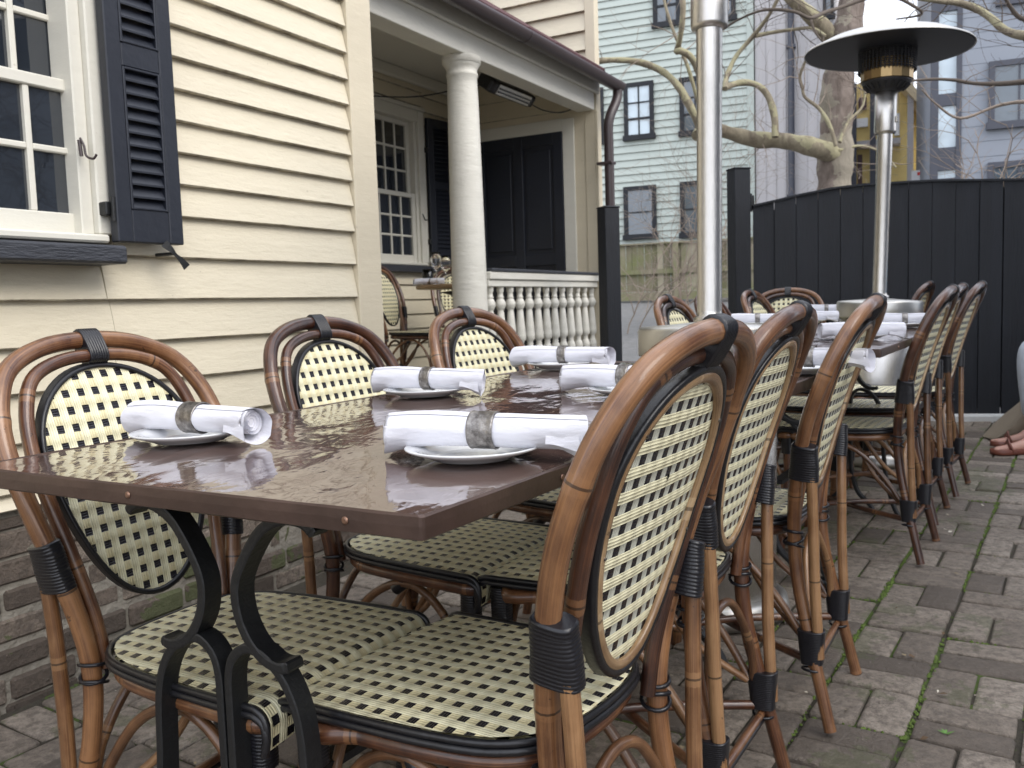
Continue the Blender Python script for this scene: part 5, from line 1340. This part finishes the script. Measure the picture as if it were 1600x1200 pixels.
# ------------------------------------------------------------ the person at the right edge, and the bag
def skin_body(name, J, E, mat, parent=None, sub=2, root=0):
    me = bpy.data.meshes.new(name); me.from_pydata([j[0] for j in J], E, [])
    o = bpy.data.objects.new(name, me); COL.objects.link(o)
    md = o.modifiers.new('skin', 'SKIN'); md.use_smooth_shade = True
    for i, v in enumerate(me.skin_vertices[0].data):
        r_ = J[i][1]; v.radius = r_ if isinstance(r_, tuple) else (r_, r_); v.use_root = (i == root)
    ss = o.modifiers.new('sub', 'SUBSURF'); ss.levels = ss.render_levels = sub
    dg = bpy.context.evaluated_depsgraph_get(); m2 = bpy.data.meshes.new_from_object(o.evaluated_get(dg))
    bpy.data.objects.remove(o); m2.materials.clear(); m2.materials.append(mat)
    for p in m2.polygons: p.use_smooth = True
    o = bpy.data.objects.new(name, m2); COL.objects.link(o)
    if parent: o.parent = parent
    return o
# local frame: x = towards where the sitter faces (photo left), y = sitter's side nearer the camera
px_, py_ = 3.285, 4.72; g_ = gz(px_, py_)
skin = NT('skin').set(Base_Color=(.56, .32, .25), Roughness=.5, Subsurface_Weight=.2, Subsurface_Radius=(.02, .008, .005))
body_j = [((0, 0, .56), .095), ((.0, 0, .70), (.10, .13)), ((-.04, 0, .86), (.10, .14)), ((-.06, 0, 1.00), (.09, .13)), ((-.055, 0, 1.09), .055), ((-.03, 0, 1.15), .052),
          ((.00, 0, 1.22), (.080, .078)), ((.0, 0, 1.31), (.092, .078)), ((-.005, 0, 1.37), .055),
          ((.09, .095, .53), .078), ((.46, .12, .535), .058), ((.44, .12, .30), .050), ((.42, .12, .10), .036), ((.44, .12, .045), .036), ((.57, .12, .028), (.030, .020)), ((.62, .12, .022), (.026, .013)),
          ((.09, -.095, .53), .078), ((.45, -.12, .535), .058), ((.50, -.12, .30), .050), ((.55, -.12, .10), .036), ((.57, -.12, .045), .036), ((.70, -.12, .028), (.030, .020)), ((.75, -.12, .022), (.026, .013)),
          ((-.06, .17, 1.00), .050), ((-.02, .22, .76), .040), ((.18, .17, .64), .030), ((.25, .12, .635), .024),
          ((-.06, -.17, 1.00), .050), ((-.02, -.22, .76), .040), ((.18, -.15, .64), .030), ((.25, -.10, .635), .024),
          ((.40, .12, .035), .026), ((.53, -.12, .035), .026)]
body_e = [(0, 1), (1, 2), (2, 3), (3, 4), (4, 5), (5, 6), (6, 7), (7, 8), (0, 9), (9, 10), (10, 11), (11, 12), (12, 13), (13, 14), (14, 15), (0, 16), (16, 17), (17, 18), (18, 19), (19, 20), (20, 21), (21, 22),
          (3, 23), (23, 24), (24, 25), (25, 26), (3, 27), (27, 28), (28, 29), (29, 30), (13, 31), (20, 32)]
n_ = len(body_j)
for s in (1, -1):                               # five fingers resting on the thigh
    w_ = 26 if s > 0 else 30; hx, hy, hz = body_j[w_][0]
    for k, (dy, L) in enumerate(((.026, .072), (.010, .080), (-.006, .076), (-.021, .062), (.040, .045))):
        a = len(body_j); t_ = 0 if k < 4 else .02
        body_j += [((hx+.030-t_, hy+dy*.8, hz-.004), .0095), ((hx+.03+L*.55-t_, hy+dy*1.2, hz-.010), .0085), ((hx+.03+L-t_, hy+dy*1.3, hz-.026), .0070)]
        body_e += [(w_, a), (a, a+1), (a+1, a+2)]
for s, ank in ((1, 14), (-1, 21)):              # toes
    ax, ay, az_ = body_j[ank+1][0]
    for k in range(5):
        a = len(body_j); dy = (-.026+.0125*k)*(-s)
        body_j += [((ax+.035-.006*k, ay+dy, .024), .0085 if k else .011)]; body_e += [(ank+1, a)]
person = empty('person', (px_, py_, g_), math.pi, 'seated person at the right edge in light trousers, blue shirt and brown sandals', 'person')
mir = lambda J: [((x, -y, z), r_) for (x, y, z), r_ in J]
bj = mir(body_j)
skin_body('body', bj, body_e, skin, person)
cl = mir([((0, 0, .555), .118), ((.03, 0, .62), (.115, .135)), ((.10, .095, .53), .095), ((.47, .12, .54), .072), ((.445, .12, .32), .070), ((.425, .12, .125), .062),
      ((.10, -.095, .53), .095), ((.46, -.12, .54), .072), ((.505, -.12, .32), .070), ((.545, -.12, .135), .062)])
skin_body('trousers', cl, [(0, 1), (0, 2), (2, 3), (3, 4), (4, 5), (0, 6), (6, 7), (7, 8), (8, 9)], simple('faded_pale_denim', (.46, .50, .55), .9, .12, 14, bump=.004, bscale=40), person)
cl = mir([((0, 0, .63), (.125, .15)), ((-.03, 0, .84), (.125, .155)), ((-.06, 0, 1.01), (.105, .14)), ((-.055, 0, 1.07), .07), ((-.06, .17, 1.0), .066), ((-.03, .215, .82), .058), ((-.06, -.17, 1.0), .066), ((-.03, -.215, .82), .058)])
skin_body('shirt', cl, [(0, 1), (1, 2), (2, 3), (2, 4), (4, 5), (2, 6), (6, 7)], simple('sky_blue_shirt', (.20, .42, .62), .85, .1, 9, bump=.004, bscale=18), person)
m = MB(); V = []; nu, nv_ = 20, 12
for i in range(nv_+1):
    for j in range(nu):
        th = R(100)*i/nv_; ph = 2*math.pi*j/nu; q = 1.0+(.05 if math.cos(ph) < 0 else -.02)*math.sin(th)
        cut = 1 if math.cos(ph) < .35 else .62
        V.append((-.008+.118*q*math.sin(th*cut)*math.cos(ph), .100*q*math.sin(th*cut)*math.sin(ph), 1.305+.122*math.cos(th*cut)))
m.add(V, [(i*nu+j, i*nu+(j+1) % nu, (i+1)*nu+(j+1) % nu, (i+1)*nu+j) for i in range(nv_) for j in range(nu)], None, True)
m.build('hair', simple('brown_hair', (.07, .04, .025), .6, .3, 30, bump=.004, bscale=80), person)
m = MB(); m.lathe([(0, -.012), (.010, -.008), (.012, 0), (.010, .008), (0, .012)], 10, M=Matrix.Translation((.095, 0, 1.275)) @ Matrix.Scale(1.5, 4, (0, 0, 1))); m.build('nose', skin, person)
for s in (1, -1):
    m = MB(); m.lathe([(0, -.011), (.008, -.008), (.011, 0), (.008, .008), (0, .011)], 10, c=(.082, s*.031, 1.300)); m.build('eye', M['china'], person)
    m = MB(); m.lathe([(0, -.005), (.004, -.004), (.005, 0), (.004, .004), (0, .005)], 8, c=(.0905, s*.031, 1.300)); m.build('iris', M['iron'], person)
    m = MB(); m.lathe([(0, -.03), (.010, -.02), (.012, 0), (.010, .02), (0, .03)], 10, c=(-.005, s*.088, 1.285)); m.build('ear', skin, person)
m = MB(); m.lathe([(0, -.020), (.005, -.012), (.006, 0), (.005, .012), (0, .020)], 10, M=Matrix.Translation((.088, 0, 1.235)) @ Matrix.Rotation(math.pi/2, 4, 'X')); m.build('mouth', simple('lips', (.45, .16, .14), .5), person)
leather = simple('brown_sandal_leather', (.17, .055, .035), .45, .25, 20, bump=.002)
for (fx, fy) in ((.50, -.12), (.63, .12)):
    m = MB(); out = [(-.115, 0), (-.105, .026), (-.05, .034), (.02, .038), (.085, .048), (.130, .040), (.148, .012), (.146, -.02), (.125, -.038), (.07, -.044), (0, -.036), (-.06, -.032), (-.105, -.024)]
    O = spline([Vector((fx+x, fy+y, 0)) for x, y in out], 3, closed=True); k = len(O)
    vs = [(fx+(p.x-fx)*1.08, fy+(p.y-fy)*1.22, z) for z in (-.002, .010, .024) for p in O]
    m.add(vs, [(l*k+i, l*k+(i+1) % k, (l+1)*k+(i+1) % k, (l+1)*k+i) for l in range(2) for i in range(k)]+[tuple(2*k+i for i in range(k)), tuple(range(k))[::-1]], None, True)
    sole = m.build('sandal', leather, person)
    m = MB()
    for xx, hh in ((.075, .052), (-.035, .075)):
        P = [Vector((fx+xx+.012*math.sin(a*2), fy+.047*math.cos(a), .010+hh*1.06*math.sin(a))) for a in [math.pi*q/12 for q in range(13)]]
        m = MB(); m.sweep(P, lambda i, L: [(a, b) for a, b in ((.003, .015), (-.003, .015), (-.003, -.015), (.003, -.015))], smooth=False); m.build('strap', leather, sole)
place_chair(px_+.06, py_, -90, 'rattan chair under the seated person at the right edge', 'rattan chairs at the patio tables', z=g_)
# slumped canvas bag
bp_ = at(1606, 600, 5.02); bgz = gz(bp_.x, bp_.y)
bag = empty('canvas_bag', (bp_.x, bp_.y, bgz), R(-8), 'slumped khaki canvas bag on the ground beside the sandalled foot', 'bag')
m = MB(); V = []; nx, nt = 34, 26; rg = random.Random(2)
for i in range(nx+1):
    u = i/nx; x = -.205+.46*u
    h = .37*math.sin(min(1, u*1.25+.02)*math.pi/2)**1.15*(1-.25*max(0, u-.7)); d = .035+.085*math.sin(math.pi*min(1, u*.9+.08))
    for j in range(nt):
        a = 2*math.pi*j/nt; ca, sa = math.cos(a), math.sin(a)
        fold = 1+.16*math.sin(3*u*4+a*2.0)*max(0, math.sin(a*1.5))+.06*math.sin(u*21+a*4)
        y = d*(abs(ca)**.8*math.copysign(1, ca))*fold; z = h*(.5+.5*(abs(sa)**.75*math.copysign(1, sa)))
        x2 = x+.05*(z/.28)*(1-u)-.02*math.sin(a*2+u*5)
        V.append((x2, y, max(.004, z*(1+.03*math.sin(u*14)))))
m.add(V, [(i*nt+j, i*nt+(j+1) % nt, (i+1)*nt+(j+1) % nt, (i+1)*nt+j) for i in range(nx) for j in range(nt)]+[tuple(range(nt))[::-1], tuple(nx*nt+j for j in range(nt))], None, True)
m.build('body', simple('khaki_canvas', (.25, .205, .15), .9, .18, 10, bump=.003, bscale=160), bag)
m = MB(); m.tube(spline([(.05, -.02, .26), (.10, -.05, .36), (.17, -.03, .40), (.24, 0, .34), (.25, .02, .24)], 6), .011, 8); m.build('handle', leather, bag)
# a weed in a joint, and a fallen twig
for (x, y, lab, n) in ((*ong(1478, 1146)[:2], 'tiny green weed growing in a brick joint at lower right', 7),):
    o = empty('weed', (x, y, gz(x, y)), 0, lab, 'weed'); m = MB(); rg = random.Random(1)
    for k in range(n):
        a = k*2*math.pi/n+rg.uniform(-.3, .3); L = rg.uniform(.010, .019); d = Vector((math.cos(a), math.sin(a), .35)); q = Vector((-math.sin(a), math.cos(a), 0))*.0028
        m.add([Vector((0, 0, 0)), d*L*.5+q, d*L, d*L*.5-q], [(0, 1, 2, 3)], None, True)
    m.build('leaves', simple('weed_green', (.12, .26, .05), .6), o)
